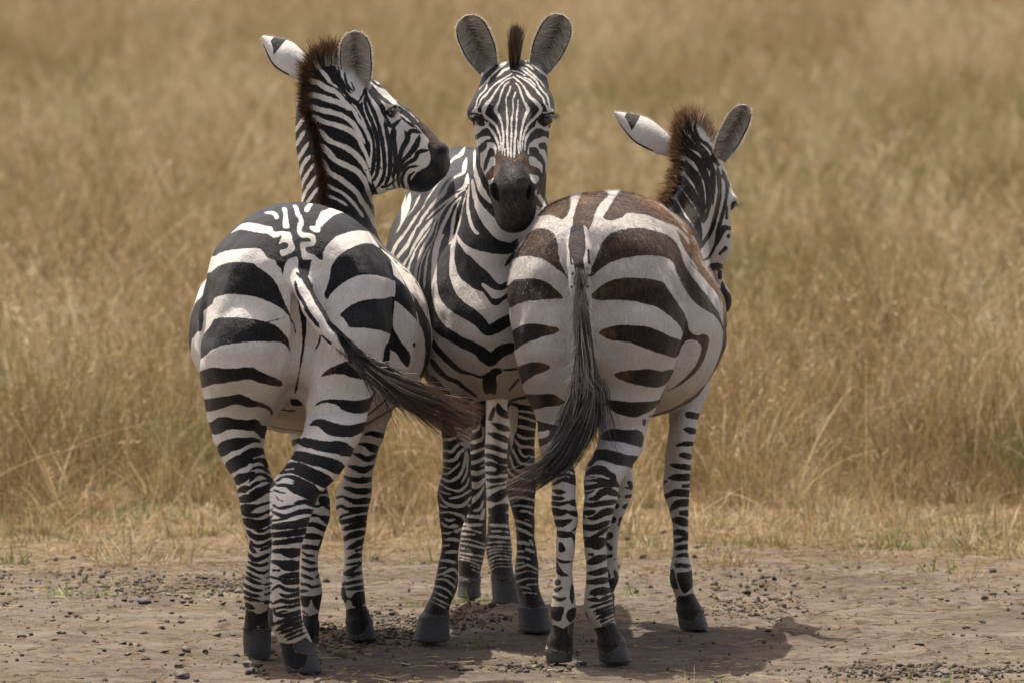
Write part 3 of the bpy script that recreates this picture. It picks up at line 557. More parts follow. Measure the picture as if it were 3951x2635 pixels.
MARKS_A = [  # rump strokes also paint the cleft: dark skin and crease shade in the coat
 (('rump', 'legLH', 'legRH'), -14, (640, 740, 1560, 1660), 1.4, [('Z1', '''
#90,360 205,375 250,350 330,335 400,330 470,330 495,350 510,375 540,395 565,400 580,430 600,450 615,492 622,440 640,405 670,385 700,380 705,430 690,500 760,520 790,400 850,420 900,430 1000,380 1300,400 1300,200 1100,20 800,0 500,20 250,100;
!#300,237 330,210 370,180 430,175 500,190 545,200 560,225 620,225 660,235 672,280 685,320 675,345 620,375 597,362 600,340 640,330 645,300 620,290 590,300 600,275 605,250 580,260 550,260 520,240 470,235 400,220 350,215;
!#675,70 700,70 715,110 735,150 740,185 728,205 730,230 770,235 805,250 815,280 800,310 770,320 750,325 760,350 800,370 850,400 860,350 890,300 920,270 940,255 1000,235 1060,222 1120,225 1170,240 1300,330 1205,325 1150,300 1100,300 1040,320 990,345 950,375 920,415 905,450 895,510 880,560 868,600 855,560 845,500 830,450 820,410 780,395 735,395 725,350 718,310 725,290 760,290 785,285 770,265 730,265 705,240 700,200 710,160 695,130 685,100;
!#770,58 795,60 785,75 770,105 750,108 742,95 752,75; !#610,85 635,85 640,110 645,150 652,200 630,208 615,200 612,170 618,130;
!#500,110 550,103 575,115 590,140 570,152 550,125 520,120; !#905,85 950,80 1000,95 1030,108 980,112 930,125 890,155 860,185 840,200 835,230 800,228 775,205 780,195 810,190 815,165 830,140 845,110 870,95;
!#150,500 180,472 205,380 250,352 330,337 400,332 470,332 495,352 510,377 540,397 565,402 580,432 600,450 615,492 640,520 660,600 690,700 690,760 660,740 640,690 612,625 590,570 560,520 515,475 470,445 430,420 370,412 310,411 250,425 210,445;
#150,500 180,472 210,445 250,425 310,411 370,412 430,420 470,445 515,475 560,520 590,570 612,625 640,690 662,745 600,690 560,665 500,640 440,620 380,610 300,605 240,615 200,632 180,670 110,700;
#40,930 130,850 180,790 195,760 225,748 300,745 380,748 450,757 510,772 560,790 600,820 635,860 650,900 660,950 672,990 650,940 620,905 580,893 500,890 400,892 300,905 230,920 180,945 110,1000 60,1010;
520,772,3 580,758,3 630,745,2; 655,745,4 680,790,5 690,840,3;
#60,1100 110,1070 150,1055 200,1045 260,1052 330,1050 420,1043 450,1055 500,1080 560,1105 605,1130 608,1155 580,1160 520,1150 460,1135 410,1118 340,1128 260,1140 190,1148 140,1165 60,1180;
#90,1240 160,1235 220,1225 300,1215 350,1207 390,1220 440,1245 500,1265 540,1290 553,1320 548,1335 520,1300 470,1285 400,1285 340,1270 300,1275 240,1295 170,1312 90,1320;
#140,1395 190,1370 220,1348 270,1345 330,1357 400,1363 450,1358 480,1385 498,1430 498,1480 480,1450 455,1430 400,1425 330,1415 280,1412 240,1420 215,1440 200,1480 150,1500;
#1300,320 1205,325 1150,300 1100,300 1040,320 990,345 950,375 920,415 905,450 895,510 880,560 865,610 880,635 905,605 950,560 1000,525 1060,495 1120,488 1180,492 1240,505 1300,510;
#1300,635 1220,632 1150,635 1090,645 1040,665 1000,690 960,730 985,755 1000,780 1020,805 1080,808 1150,815 1210,825 1245,838 1300,845;
#845,1100 870,1070 920,1040 980,1015 1030,1005 1060,1030 1110,1070 1160,1130 1100,1118 1040,1108 980,1090 930,1085 880,1095;
840,850,6 830,900,6 810,940,3; 712,600,14 732,700,20 742,800,15 738,900,9 722,1020,6 705,1120,5 690,1190,12;
#805,1280 840,1250 900,1237 960,1238 1030,1243 1100,1240 1140,1225 1170,1190 1190,1170 1215,1180 1195,1220 1160,1280 1130,1310 1080,1325 1020,1320 970,1300 945,1275 900,1260 850,1262;
#1240,905 1280,920 1280,1000 1225,985;
#775,1400 795,1370 830,1355 870,1362 920,1378 980,1393 1040,1390 1130,1375 1110,1450 1040,1453 980,1447 920,1442 880,1430 850,1412 820,1405
'''), ('L1', '''
100,620,60 150,600,65 250,530,60 350,505,55 450,480,38 560,460,25 645,480,8;
1100,475,40 1250,500,45 1380,530,50 1500,545,55 1620,560,65 1760,620,65;
1000,650,40 1120,655,48 1250,690,55 1380,720,55 1520,765,62 1680,850,60;
200,850,60 230,830,60 330,750,62 430,705,62 500,640,52 580,605,45 680,595,42
''')]),
 (('legLH', 'legRH'), -14, (780, 1640, 1500, 2600), 1.2, [('L1', '''
100,620,60 150,600,65 250,530,60 350,505,55 450,480,38 560,460,25 645,480,8; -20,300,60 100,300,70 200,250,70 350,250,62 500,270,58 600,280,60 670,360,50 690,420,20; 1240,260,40 1340,240,40 1500,320,60 1700,340,65 1860,320,60; 
1100,475,40 1250,500,45 1380,530,50 1500,545,55 1620,560,65 1760,620,65;
1000,650,40 1120,655,48 1250,690,55 1380,720,55 1520,765,62 1680,850,60;
200,850,60 230,830,60 330,750,62 430,705,62 500,640,52 580,605,45 680,595,42;
300,970,42 430,915,48 500,880,50; 530,725,20 620,700,22 700,725,25 720,790,12;
540,815,20 600,790,14 680,800,16 740,850,18; 515,960,14 560,900,20 640,870,16 720,900,18 790,960,18; 505,1050,14 560,1000,20 650,960,12 740,950,14 800,985,16;
380,1075,30 450,1050,35 500,1040,25; 510,1120,20 600,1080,30 700,1040,28 800,1000,22; 370,1190,38 450,1170,38 520,1160,38 620,1130,26 720,1085,14 780,1080,8;
390,1280,30 470,1290,45 560,1270,25 650,1240,14 760,1210,12; 410,1340,25 480,1360,22 600,1370,20 700,1340,14 770,1300,16;
440,1420,25 520,1460,40 620,1470,35 720,1430,22 775,1380,14;
900,850,25 980,800,45 1100,805,58 1230,865,62 1360,925,65 1530,1010,55; !950,820,8 1050,803,5;
840,950,14 950,900,14 1050,930,30 1130,990,50 1250,1050,50 1340,1110,40 1420,1120,40; !900,930,8 980,930,10 1050,960,7;
830,1010,10 960,1010,20 1060,1060,35 1180,1120,30 1270,1150,35 1350,1220,30; 820,1130,7 870,1180,8 930,1205,6; 800,1060,8 880,1090,10 960,1100,6;
900,1270,14 1000,1260,14 1100,1220,20 1200,1210,25 1330,1260,30; 790,1240,8 860,1280,12 960,1290,10; !860,1245,8 960,1240,10 1070,1225,7;
780,1320,12 860,1360,16 960,1380,24 1080,1340,24 1200,1320,26 1310,1330,30; 785,1430,10 860,1425,12 950,1400,16 1000,1380,12;
770,1520,26 900,1490,28 1050,1470,30 1180,1440,32 1280,1420,30
'''), ('L2', '''
150,20,25 230,60,28 300,70,28 370,55,22 440,20,20; 275,115,8 320,125,14 380,110,10 410,90,6; 190,120,12 240,170,22 300,190,25 370,185,22 440,150,18; 225,220,10 260,265,14 320,275,14 380,255,14 435,220,10;
220,250,10 240,310,18 280,335,12; 330,315,12 390,295,12 430,270,10; 205,350,12 240,395,20 290,410,18 350,390,18 420,355,12; 200,430,10 260,460,12 330,470,14 410,445,12;
190,480,14 250,515,14 310,540,14 370,545,10 415,510,8; 190,540,12 240,575,12 330,610,8; 390,600,10 425,580,8; 180,590,18 230,620,16 290,645,14 340,660,10; 375,665,12 435,650,12;
155,660,14 210,690,16 280,720,16 340,720,12; 375,710,10 425,690,10; 145,720,14 200,755,16 270,775,16 320,780,12; 375,765,12 430,745,10; 150,790,12 220,810,14 300,820,10; 165,850,16 220,890,22 250,900,12; 380,850,18 430,840,14; 300,835,6 420,825,6;
#140,930 240,930 300,960 380,930 445,910 445,1110 380,1130 330,1110 300,1080 270,1140 220,1150 140,1110;
430,85,20 560,70,28 700,55,32 870,25,30; 430,170,18 560,155,24 680,140,28 820,120,24; 440,250,20 560,235,22 680,215,24 780,205,20; 440,330,14 540,325,24 620,345,38 740,330,45; 440,425,12 520,450,25 600,470,42 740,465,45;
455,520,12 515,520,14; 550,580,22 620,575,24 740,560,28; 410,580,10 520,610,12 600,640,22 740,625,24; 440,720,10 510,680,12 580,710,18 660,720,16 740,700,14; 520,755,12 600,780,16 740,750,18; 450,860,12 530,825,16 620,840,18 740,810,18;
470,910,12 560,890,12 640,885,14 745,855,12; 490,950,12 560,935,8 600,930,8; 460,900,12 480,960,14 560,975,18 660,960,20 745,925,16; 480,1060,18 580,1020,16 680,1010,18 755,985,14; 500,1120,20 600,1070,22 680,1060,16 755,1030,12;
540,1150,16 620,1120,14 750,1075,10; 580,1190,16 680,1145,12 760,1110,8; 600,1220,14 700,1180,12 780,1150,10; 400,1080,40 460,1060,20; 410,900,14 430,960,10;
#520,1250 600,1260 700,1240 780,1200 840,1260 870,1340 850,1400 780,1470 710,1520 680,1480 650,1420 600,1460 570,1500 535,1440 550,1360
''')]),
 (('legRF',), -14, (1180, 1500, 1560, 2600), 1.2, [('L1', '''
1900,400,6 1990,380,25 2110,410,60; 1830,505,6 1920,520,22 2010,560,40 2070,580,30; 1760,620,10 1850,650,22 1950,690,26 2030,640,20; 1700,770,10 1800,800,25 1900,820,32 2000,770,16; 1640,890,8 1720,930,22 1850,950,30 1980,930,40;
1650,1030,10 1750,1060,25 1850,1080,30 1980,1070,35; 1560,1160,30 1620,1140,14 1700,1170,16 1800,1200,28 1970,1190,36; 1555,1290,40 1610,1260,20 1680,1290,16 1780,1300,25 1970,1290,28; 1590,1410,20 1650,1370,12 1780,1340,12 1960,1310,10;
1600,1460,16 1680,1450,18 1800,1410,26 1950,1390,22; 1650,1540,20 1760,1510,24 1930,1480,24'''), ('L2', '''
1100,30,8 1200,25,20 1300,10,22 1400,0,22; 1170,105,12 1250,75,20 1400,55,24; 1160,220,10 1240,170,26 1380,140,26; 1210,300,14 1290,260,24 1370,215,25; 1290,320,14 1365,300,16; 1210,400,12 1280,375,18 1365,365,18; 1185,465,12 1260,455,10 1360,440,14;
1180,540,12 1260,510,14 1320,475,12; 1160,550,14 1250,560,18 1350,540,18; 1210,600,10 1280,580,10; 1135,660,14 1240,645,14 1370,620,16; 1200,710,12 1290,700,16 1385,680,18;
#1120,710 1180,690 1190,760 1230,800 1290,740 1390,740 1395,830 1330,880 1260,880 1240,830 1200,820 1180,850 1130,820; #1190,920 1260,900 1380,880 1470,1000 1475,1070 1380,1150 1320,1190 1290,1120 1260,1130 1240,1170 1190,1150 1165,1080 1170,980''')]),
 (('legLF',), -14, (1000, 1500, 1320, 2600), 1.2, [('L1', '''
980,540,30 1060,480,25 1140,460,15 1250,460,20 1330,480,30; 1040,650,30 1090,620,30 1300,620,40 1400,640,30; 1060,780,40 1250,800,40 1430,820,40; 1080,930,40 1280,950,40 1450,960,40; 1100,1060,30 1300,1080,30 1480,1060,30;
1370,1160,14 1420,1200,50 1470,1180,30; 1150,1250,30 1320,1260,14 1400,1240,12 1480,1290,30; 1150,1380,30 1300,1370,14 1380,1390,16 1480,1400,30; 1100,1480,30 1240,1480,20 1340,1490,20 1400,1520,14'''), ('L2', '''
820,50,14 900,70,22 1000,120,30; 950,0,20 1020,40,30; 750,180,26 850,175,24 940,190,20; 735,280,22 830,285,20 920,290,18 940,220,8; 740,335,10 800,365,12 870,375,10; 740,400,12 810,435,16 880,445,12; 735,480,10 820,515,14 915,500,12; 735,560,10 800,590,14 865,610,10; 895,590,16 915,560,10;
720,650,12 800,665,12 850,690,12 930,670,14; 725,730,20 800,730,14; #710,780 850,780 940,760 965,800 955,860 900,920 860,870 840,810 820,860 790,890 730,870; 740,930,12 800,960,10; #730,970 820,980 910,960 925,1060 910,1200 850,1220 800,1180 740,1120''')]),
 (('torso',), -14, (640, 760, 1720, 1760), 1.6, [('Z1', '''
#1230,470 1270,485 1310,510 1360,560 1410,620 1460,700 1500,780 1512,860 1512,950 1500,1050 1470,1110 1440,1100 1465,1040 1475,950 1468,860 1440,790 1400,740 1350,690 1300,650 1230,640;
#1240,700 1280,800 1320,880 1350,920 1380,960 1385,1000 1370,1045 1330,1010 1300,960 1240,900; 1408,905,9 1407,920,8; #200,560 160,620 140,700 125,820 100,830 75,860 60,900 50,1000 0,1000 10,850 50,720 100,640; 40,1000,10 60,1060,14 110,1150,14;
#1150,1000 1240,915 1262,940 1250,1050 1200,1100; 1340,1260,4 1200,1340,6 1090,1400,6 900,1460,4; 1270,1215,4 1180,1290,7 1120,1340,4; 1400,1180,4 1300,1290,5 1150,1400,4 1000,1460,4; 600,1300,5 690,1310,6; 520,1395,3 600,1415,3 740,1430,3; 530,1425,3 640,1445,3 745,1460,3; #650,1180 690,1170 740,1260 690,1280 660,1260''')]),
 (('neck', 'head'), -14, (1100, 220, 1780, 1000), 0.9, [('Z3', '''
#340,230 480,240 560,290 640,300 700,470 740,540 790,610 830,690 870,780 888,880 880,960 900,1100 960,1300 960,1700 330,1700 330,600;
!520,310,8 560,350,14 600,400,14 660,440,12 710,500,8; !470,375,12 560,440,20 640,475,18 700,540,14 760,600,14 800,670,14 845,740,10 875,820,8; !440,480,12 520,505,20 600,530,20 680,560,18 740,600,12; !450,570,14 530,600,20 620,620,18 700,650,16 760,700,16 800,760,16 840,830,12;
!480,640,16 540,680,18 640,710,18 720,740,20 790,790,18 830,870,16 865,950,12 885,1030,8; !530,750,14 580,810,20 640,840,16 710,870,18 780,920,20 830,980,18 865,1050,14 888,1120,10; !540,850,14 580,900,22 640,960,18 720,1000,20 790,1040,20 840,1100,18 870,1180,16 900,1260,14;
!550,960,12 590,1040,16 650,1080,18 720,1130,20 780,1180,18 830,1260,18 880,1340,18 915,1430,12; !565,1130,10 620,1160,12 680,1190,10 740,1240,12 790,1300,12 830,1360,10; !580,1210,8 650,1240,10 720,1280,6;
!405,665,12 375,710,14 340,760,8; !410,760,14 385,800,14 350,860,10; !440,840,12 400,900,14 370,950,12 355,990,6; !455,930,14 410,980,14 385,1050,10 370,1100,8; !480,990,10 440,1050,12 405,1110,12 380,1180,8; !490,1080,10 440,1150,12 410,1210,10 390,1260,8; !510,1160,12 470,1210,12 430,1265,10;
600,290,7 610,370,14 670,430,14 700,475,10; 655,300,6 668,370,9 700,430,9 745,480,8; 700,340,6 715,410,7 760,470,7; 745,400,5 770,460,6; 700,470,7 770,540,8 810,530,7 850,440,5; 885,372,5 940,393,7 1000,436,8 1048,488,8; 1075,545,6 1130,583,8 1190,630,8 1245,684,10; 930,388,5 985,425,7 1035,470,9 1058,510,7; 900,365,6 960,415,7; 860,440,6 905,500,8 950,560,8; 950,1000,5 1000,1090,5; 650,330,7 690,400,8; 690,460,8 740,520,12 800,570,14 830,640,10; 
870,400,10 885,470,12 940,540,14 975,600,14 985,650,10; 850,430,8 855,500,10 880,560,10 925,660,12 955,760,12 975,880,12 985,1000,12 970,1090,10 930,1150,8; 840,520,8 860,600,10 900,700,12 930,800,12 940,900,12 940,1000,12 920,1080,10 895,1110,6;
820,540,6 830,620,8 870,720,10 900,800,10 910,880,8 908,960,12 895,1060,12; 985,680,8 1000,760,12 1020,850,14 1025,950,14 1020,1050,12 990,1140,8; 995,650,8 1015,700,12 1045,715,12 1085,680,12; 1050,730,14 1045,800,18 1060,900,14 1060,1000,12 1045,1090,8;
1130,760,8 1150,800,16 1110,880,14 1090,960,12 1075,1040,8; 1150,790,10 1180,750,14 1235,765,10; 1230,790,10 1210,850,16 1160,920,14 1110,970,12 1075,1040,10; 1290,890,10 1230,900,12 1200,950,12 1150,980,12 1100,1030,12 1080,1080,10 1090,1150,8;
1220,1000,8 1160,1010,8 1120,1050,10 1110,1110,10 1130,1170,8; 1190,1050,8 1160,1080,8 1160,1130,12; 870,365,6 930,420,8 990,440,10 1030,480,10 1060,520,8; 885,420,10 920,480,14 970,520,12 1020,550,12;
1080,575,7 1130,615,9 1190,665,9 1240,720,10; 1090,610,7 1140,645,8 1200,700,8; 1100,650,6 1150,690,9 1200,722,9; 960,1150,6 1010,1140,8 1060,1100,6; 1040,1110,8 1060,1170,8; 1000,1165,5 1060,1165,5;
#1230,680 1280,700 1350,770 1420,820 1520,900 1520,1080 1400,1120 1330,1160 1240,1210 1180,1200 1160,1150 1180,1090 1210,1050 1240,1030 1300,990 1310,920 1290,860 1300,820 1270,780 1240,740; #985,612 1020,595 1060,566 1074,580 1064,630 1042,658 1010,645;
830,1040,4 920,1000,5''')]),
 (('tail',), -14, (1080, 940, 1500, 1460), 1.2, [('Z1', '''715,400,18 740,490,22 795,590,19 850,690,20 915,780,20 990,870,18 1090,980,18; 690,535,11 705,600,10 735,650,11 770,720,12 830,800,12; 700,480,9 720,500,8; 760,430,8 800,450,10 815,500,9; 850,860,9 900,900,9''')]),
]
MARKS_B = [
 (('neck', 'torso'), 14, (1450, 540, 2200, 1620), 1.4, [('Z5', '''
!#575,20 620,60 760,110 900,130 1100,-60 1150,1240 640,1240 340,900 380,700 350,500 345,300 380,150 420,20;
560,-60,30 580,0,30 640,50,45 740,90,40 860,110,35 940,95,30 1010,60,14; 880,210,14 920,160,16 950,130,12;
#545,-40 545,40 600,130 640,160 700,220 760,270 800,320 835,345 870,330 920,300 940,340 880,370 840,390 790,378 722,338 712,352 740,385 770,425 800,440 850,430 900,385 920,410 860,455 820,485 780,480 750,440 720,400 660,375 600,330 560,290 540,240 530,180 530,100;
500,-20,20 470,80,35 455,200,42 460,330,50 490,430,55 560,500,50 640,550,45 700,600,40 750,650,38 800,640,40 870,600,40 960,560,35; 410,0,10 385,60,14 360,180,20 350,320,22 355,450,28 380,560,35 430,640,38 520,700,35 600,745,35 680,780,38 740,830,45 780,850,40 850,790,40 950,760,38;
370,720,18 430,800,22 500,870,20 570,925,16 640,945,8 720,965,12 760,940,30; #720,960 760,930 800,905 840,910 850,940 810,960 815,1020 805,1080 770,1075 740,1080 720,1040; 850,920,10 900,915,8 955,910,10; 370,850,18 430,930,20 490,975,14 550,1000,16 600,1040,12 680,1100,10;
340,960,30 400,1000,25 450,1050,22 500,1090,12; 900,1050,8 960,980,8; 870,1160,8 920,1120,10 1020,1100,12'''), ('Z4', '''
!300,960,7 300,1060,9 320,1150,14 360,1230,14 400,1290,12; !285,1150,8 300,1250,14 340,1330,18 400,1400,25 460,1470,35 530,1500,35 600,1470,30 660,1400,25 720,1340,20; !690,1320,12 730,1350,10; !710,1250,12 745,1310,10; !830,1200,16 850,1270,12; '''), ('B1', '''
!960,60,30 930,110,22 860,150,14 800,220,10; !990,170,22 975,250,25 960,310,18 880,350,12 820,400,16 770,480,18 740,540,22 640,640,16 560,740,16 500,830,14 470,900,5; !1005,345,25 995,430,24 950,480,14 890,505,5; !1000,480,4 900,540,8 780,620,12 660,720,12 560,820,5;
!900,560,4 800,640,8 720,730,10 600,850,16 520,950,18 450,1060,16 400,1150,14 370,1230,4; !800,640,6 720,740,14 660,840,14 610,960,14 560,1060,16 510,1160,20 470,1280,18 440,1400,16 430,1560,14; !610,890,4 540,1000,8 450,1130,10 390,1270,12 350,1400,14 345,1500,12;
!715,760,5 680,880,5 640,1030,6 560,1160,8 510,1280,8 480,1420,8 470,1568,8; !940,570,5 860,650,12 800,760,18 740,880,20 690,1020,22 655,1150,26 640,1300,28 635,1450,28 640,1568,28; !620,1100,6 570,1220,10 545,1380,12 530,1568,12; !940,580,4 890,690,8 860,800,18 840,920,18 820,1060,14 805,1090,5;
!1010,490,5 970,620,7 940,760,8 915,880,10 880,1000,12 860,1100,16 840,1220,22 840,1350,30 855,1470,36 900,1568,30; !1030,400,5 1020,520,8 1010,640,14 1020,760,18 1050,880,18 1100,960,18 1130,975,10; !1060,390,6 1080,540,12 1110,680,20 1170,800,25 1240,900,30 1330,990,35 1430,1040,45;
!1080,330,6 1110,420,10 1140,500,14 1200,580,14 1260,640,10; !310,510,20 310,600,22 300,700,18 280,860,10 230,960,8; !370,560,25 350,680,25 320,780,20 250,930,8; !480,570,16 440,650,10 400,720,6 340,790,5; !710,390,5 640,480,8 570,590,6 510,700,5 430,800,10 370,900,14 300,1000,16 220,1110,18 170,1220,20 150,1290,14;
!480,730,6 430,820,10 340,930,8; !460,880,5 400,1000,16 340,1110,18 260,1210,18 190,1300,14; !360,1230,10 310,1320,14 280,1400,10''')]),
 (('head',), 14, (1780, 110, 2190, 960), 0.75, [('F1', '''
!#-60,300 130,300 185,330 330,220 450,100 478,20 440,-200 -60,-200; !#1420,300 1290,280 1200,300 1080,200 960,100 930,30 960,-200 1420,-200; 150,300,8 170,420,6 200,470,6; 1270,290,8 1250,400,6 1230,460,6;
!665,450,8 650,520,10 610,600,10 595,660,10 605,760,12 610,870,13 620,1000,13 615,1100,14 615,1250,16 625,1400,16 625,1520,12; !740,540,8 720,600,12 700,660,10 705,740,10 705,840,8 690,900,14 680,1000,12 680,1150,13 675,1300,12 670,1450,16 675,1530,14; !780,660,8 775,760,12 760,880,12 755,1000,12 745,1150,14 730,1300,14 725,1450,18 715,1530,12; !775,1260,8 785,1370,12 795,1470,14; !580,1400,12 575,1490,10;
!650,375,8 590,420,10 550,490,12 520,570,12 490,680,16 450,770,24 445,830,26 490,900,22 525,990,16 545,1100,14 560,1250,13 550,1380,14 535,1470,8; !680,315,8 590,360,10 510,430,10 460,500,12 420,560,14 370,640,22 290,740,28 260,810,28 270,890,24 350,960,20 430,1030,20 480,1120,16 510,1230,12 520,1370,12 515,1450,7;
!690,260,8 600,310,10 500,370,12 420,430,12 360,490,12 300,570,16 230,640,14 190,730,10 150,790,10; !650,165,14 560,215,18 490,280,14 440,310,8; !590,110,10 530,150,10 460,210,12 400,270,12 340,330,12 310,400,10 290,490,12 200,590,10 160,660,10 150,730,8 125,790,8; !620,70,10 540,110,12 480,160,8; !330,330,8 280,400,10 220,460,12 190,490,8; !450,75,16 540,50,12;
!740,400,10 790,450,12 820,540,12 860,650,14 910,750,24 930,810,30 900,880,26 865,980,18 840,1080,13 820,1200,12 810,1320,12 830,1440,7; !700,300,10 760,350,12 830,410,12 880,480,14 950,600,22 1040,680,26 1110,760,28 1115,830,26 1060,900,22 980,980,20 910,1070,18 870,1180,14 845,1300,9 850,1420,6;
!760,280,10 850,330,12 950,400,14 1030,470,14 1090,550,14 1150,620,12 1180,700,12 1220,770,14 1230,820,12; !700,215,10 780,230,10 860,270,10 910,300,6; !800,170,8 870,220,14 960,290,14 1040,350,14 1090,430,14 1150,520,12 1220,600,10 1245,700,10 1260,780,12; !830,160,10 900,180,12 970,240,12 1050,310,14 1120,380,12 1180,460,10; !890,120,14 960,150,12 1010,200,8; !870,310,8 940,340,12 1000,390,10 1050,440,8; !900,60,20;
!#70,840 110,800 160,800 170,830 200,850 225,850 215,870 150,850 100,850; !#1230,830 1250,780 1300,790 1320,830 1240,850 1160,860 1150,840 1200,835; !290,1000,20 330,1060,18 400,1150,20 450,1240,18 480,1340,14 495,1450,8; !#120,1030 165,1030 240,1060 300,1010 330,990 330,1060 300,1080 240,1100 200,1140 170,1160 120,1180; !#120,1270 175,1250 230,1215 320,1200 365,1225 350,1245 290,1260 240,1300 190,1350 120,1380;
!1060,1000,22 1050,1060,20 980,1120,20 920,1200,20 890,1300,14 880,1430,9; !#1060,970 1100,1020 1170,1060 1230,1060 1280,1130 1190,1120 1120,1085 1070,1080'''), ('F2', '''
!#930,220 945,160 1000,100 1080,60 1170,30 1230,60 1290,150 1225,180 1190,125 1110,130 1090,170 1120,220 1180,235 1205,300 1225,370 1230,480 1225,620 1200,720 1120,860 1050,930 1030,860 1100,810 1150,700 1190,600 1190,440 1150,340 1110,290 1070,210 1000,190 950,210 937,300 925,300;
!#945,350 990,335 1040,360 1080,400 1130,440 1150,500 1140,590 1100,520 1030,490 960,460; !#960,600 1030,615 1090,640 1095,690 1050,750 1000,720 965,660; !#210,290 280,240 310,180 310,130 370,118 430,150 455,210 440,330 425,240 370,200 330,240 300,330 265,430 255,500 265,560 300,520 330,440 360,350 430,350 430,470 390,480 340,540 290,620 295,690 340,780 335,830 270,720 230,600 208,450;
!#330,700 410,660 400,700 350,760; !180,560,6 200,700,12 240,820,16 290,890,18 330,930,10; !145,0,5 165,150,5 180,400,5 190,600,6; 1255,640,8 1240,700,10''')]),
 (('legLF',), 14, (1560, 1500, 1850, 2560), 1.1, [('L3', '''
!60,360,8 130,340,12 180,345,8; !90,460,12 180,455,18 260,445,18 330,410,12; !#290,290 400,330 500,320 500,540 440,540 400,480 330,400; !110,575,12 200,590,16 260,600,18 310,540,18 380,500,20 430,540,20; !120,690,12 220,710,18 300,690,20 360,610,20 420,560,24; !440,600,20 420,700,20 400,790,18 360,880,16 300,930,18 220,955,16 130,910,10;
!125,770,6 200,795,8 260,800,6; !125,860,8 210,865,12 270,820,14 330,770,14 360,730,6; !460,620,10 450,780,12 430,880,14 380,975,8; !465,920,12 440,1000,14 360,1070,16 260,1060,14 170,1020,10 110,980,6; !110,1070,8 180,1100,10 255,1115,6; !500,1060,12 420,1110,14 330,1150,14 220,1165,10; !105,1100,6 150,1180,12 230,1240,20 330,1260,22 420,1230,22 490,1150,14; !470,1250,20;
!110,1240,8 160,1260,12 210,1275,6; !125,1335,12 220,1330,14 310,1350,16 390,1380,22 410,1420,18; !170,1410,10 230,1430,18 290,1420,10; !140,1460,8 200,1495,10; !225,1510,12 290,1495,18 335,1500,12; !300,1560,14 370,1545,16'''), ('L4', '''
!460,50,6 500,85,14 525,85,6; !540,105,14 600,90,20 660,90,14; !455,170,14 530,175,14 575,155,10; !640,150,25 680,120,15; !500,250,16 580,250,20 660,265,30; !455,330,10 540,320,14; !510,410,16 570,400,22 650,400,14; !425,500,14 530,510,20 610,530,24; !415,600,10 500,590,8; !380,690,10 470,660,14 550,620,20 610,620,16 660,690,14; !470,680,8 560,700,10 650,760,12; !370,730,10 480,735,12 570,790,14 650,860,10;
!350,810,12 450,830,12 530,870,14 580,930,10; !355,880,8 440,920,12 530,960,12; !350,950,8 450,1000,10 540,1040,8; !330,1000,6 420,1040,7 500,1080,6''')]),
 (('legRF',), 14, (1930, 1500, 2180, 2560), 1.1, [('L3', '''
!#950,60 1060,80 1060,200 1050,330 1020,400 1000,500 975,540 950,300; !1090,110,14 1180,120,14 1260,140,12; !1060,170,14 1130,190,18 1300,240,14; !1070,290,16 1150,310,20 1300,340,14; !1050,390,16 1110,430,20 1190,440,14 1300,430,14; !1030,460,20 1080,530,20 1180,540,18 1300,560,14; !990,560,14 1040,660,18 1100,740,16 1290,755,14; !1070,560,14 1100,620,14 1150,660,14 1210,640,10; !1220,660,10 1290,660,10;
!965,650,10 1000,770,14 1070,830,16 1290,855,14; !935,800,10 980,870,14 1080,920,14 1280,960,10; !920,930,16 1000,950,10; !940,1060,12 1050,1050,14 1270,1080,12; !950,1170,12 1080,1150,16 1270,1190,12; !1000,1260,12 1100,1250,14 1270,1280,10; !1030,1430,14 1100,1450,16 1220,1500,14; !1140,1420,8 1190,1430,10; !1090,1320,14 1160,1320,16 1250,1360,10'''), ('L4', '''
!1340,20,10 1430,40,16 1540,90,16; !1360,110,18 1450,150,22 1540,200,16; !1360,290,20 1450,290,20 1510,310,14; !1520,260,14 1560,320,14; !1370,390,16 1450,395,12; !1480,370,20 1560,400,20; !1365,460,14 1460,470,16 1520,490,14; !1355,540,12 1450,530,12; !1340,600,14 1420,580,16 1500,560,16 1610,620,12; !1335,670,12 1420,650,12 1500,630,8 1610,660,8; !1350,770,14 1430,740,14 1520,720,8 1610,730,8; !1400,830,16 1470,830,12 1540,860,8; !1480,800,8 1610,790,10; !1420,895,10 1520,895,8 1620,910,6''')]),
 (('legLH',), 14, (1600, 1500, 1900, 2420), 1.2, [('L3', '''
!490,360,16 560,340,18 600,280,14; !490,490,20 580,470,25 640,420,16 640,300,14; !485,620,22 570,590,20 670,550,16; !470,740,22 560,720,22 675,670,18; !610,775,8 670,755,10; !460,840,25 540,860,28 610,850,25 680,810,16; !470,980,25 540,1010,40 610,980,30 670,920,20; !480,1220,30 560,1150,28 620,1080,14 650,1010,10; !530,1310,14 600,1290,16 640,1200,12; !620,1400,30 650,1300,14; !430,1370,14 520,1385,20 610,1385,18; !390,1460,16 480,1490,18 610,1485,18; !390,1530,10 500,1540,10'''), ('L4', '''
!690,60,14 800,70,16 930,70,20; !700,110,12 780,120,14 860,150,12 930,170,10; !690,180,14 850,190,12; !680,240,8 800,255,8 980,310,10; !670,290,8 780,310,10 900,340,14 990,360,8; !670,350,6 780,375,6; !670,410,10 800,430,10 980,460,10; !670,450,8 780,480,8 970,520,12; !665,490,10 780,510,8 920,570,10; !800,560,6 910,600,8; !820,610,6 900,650,8''')]),
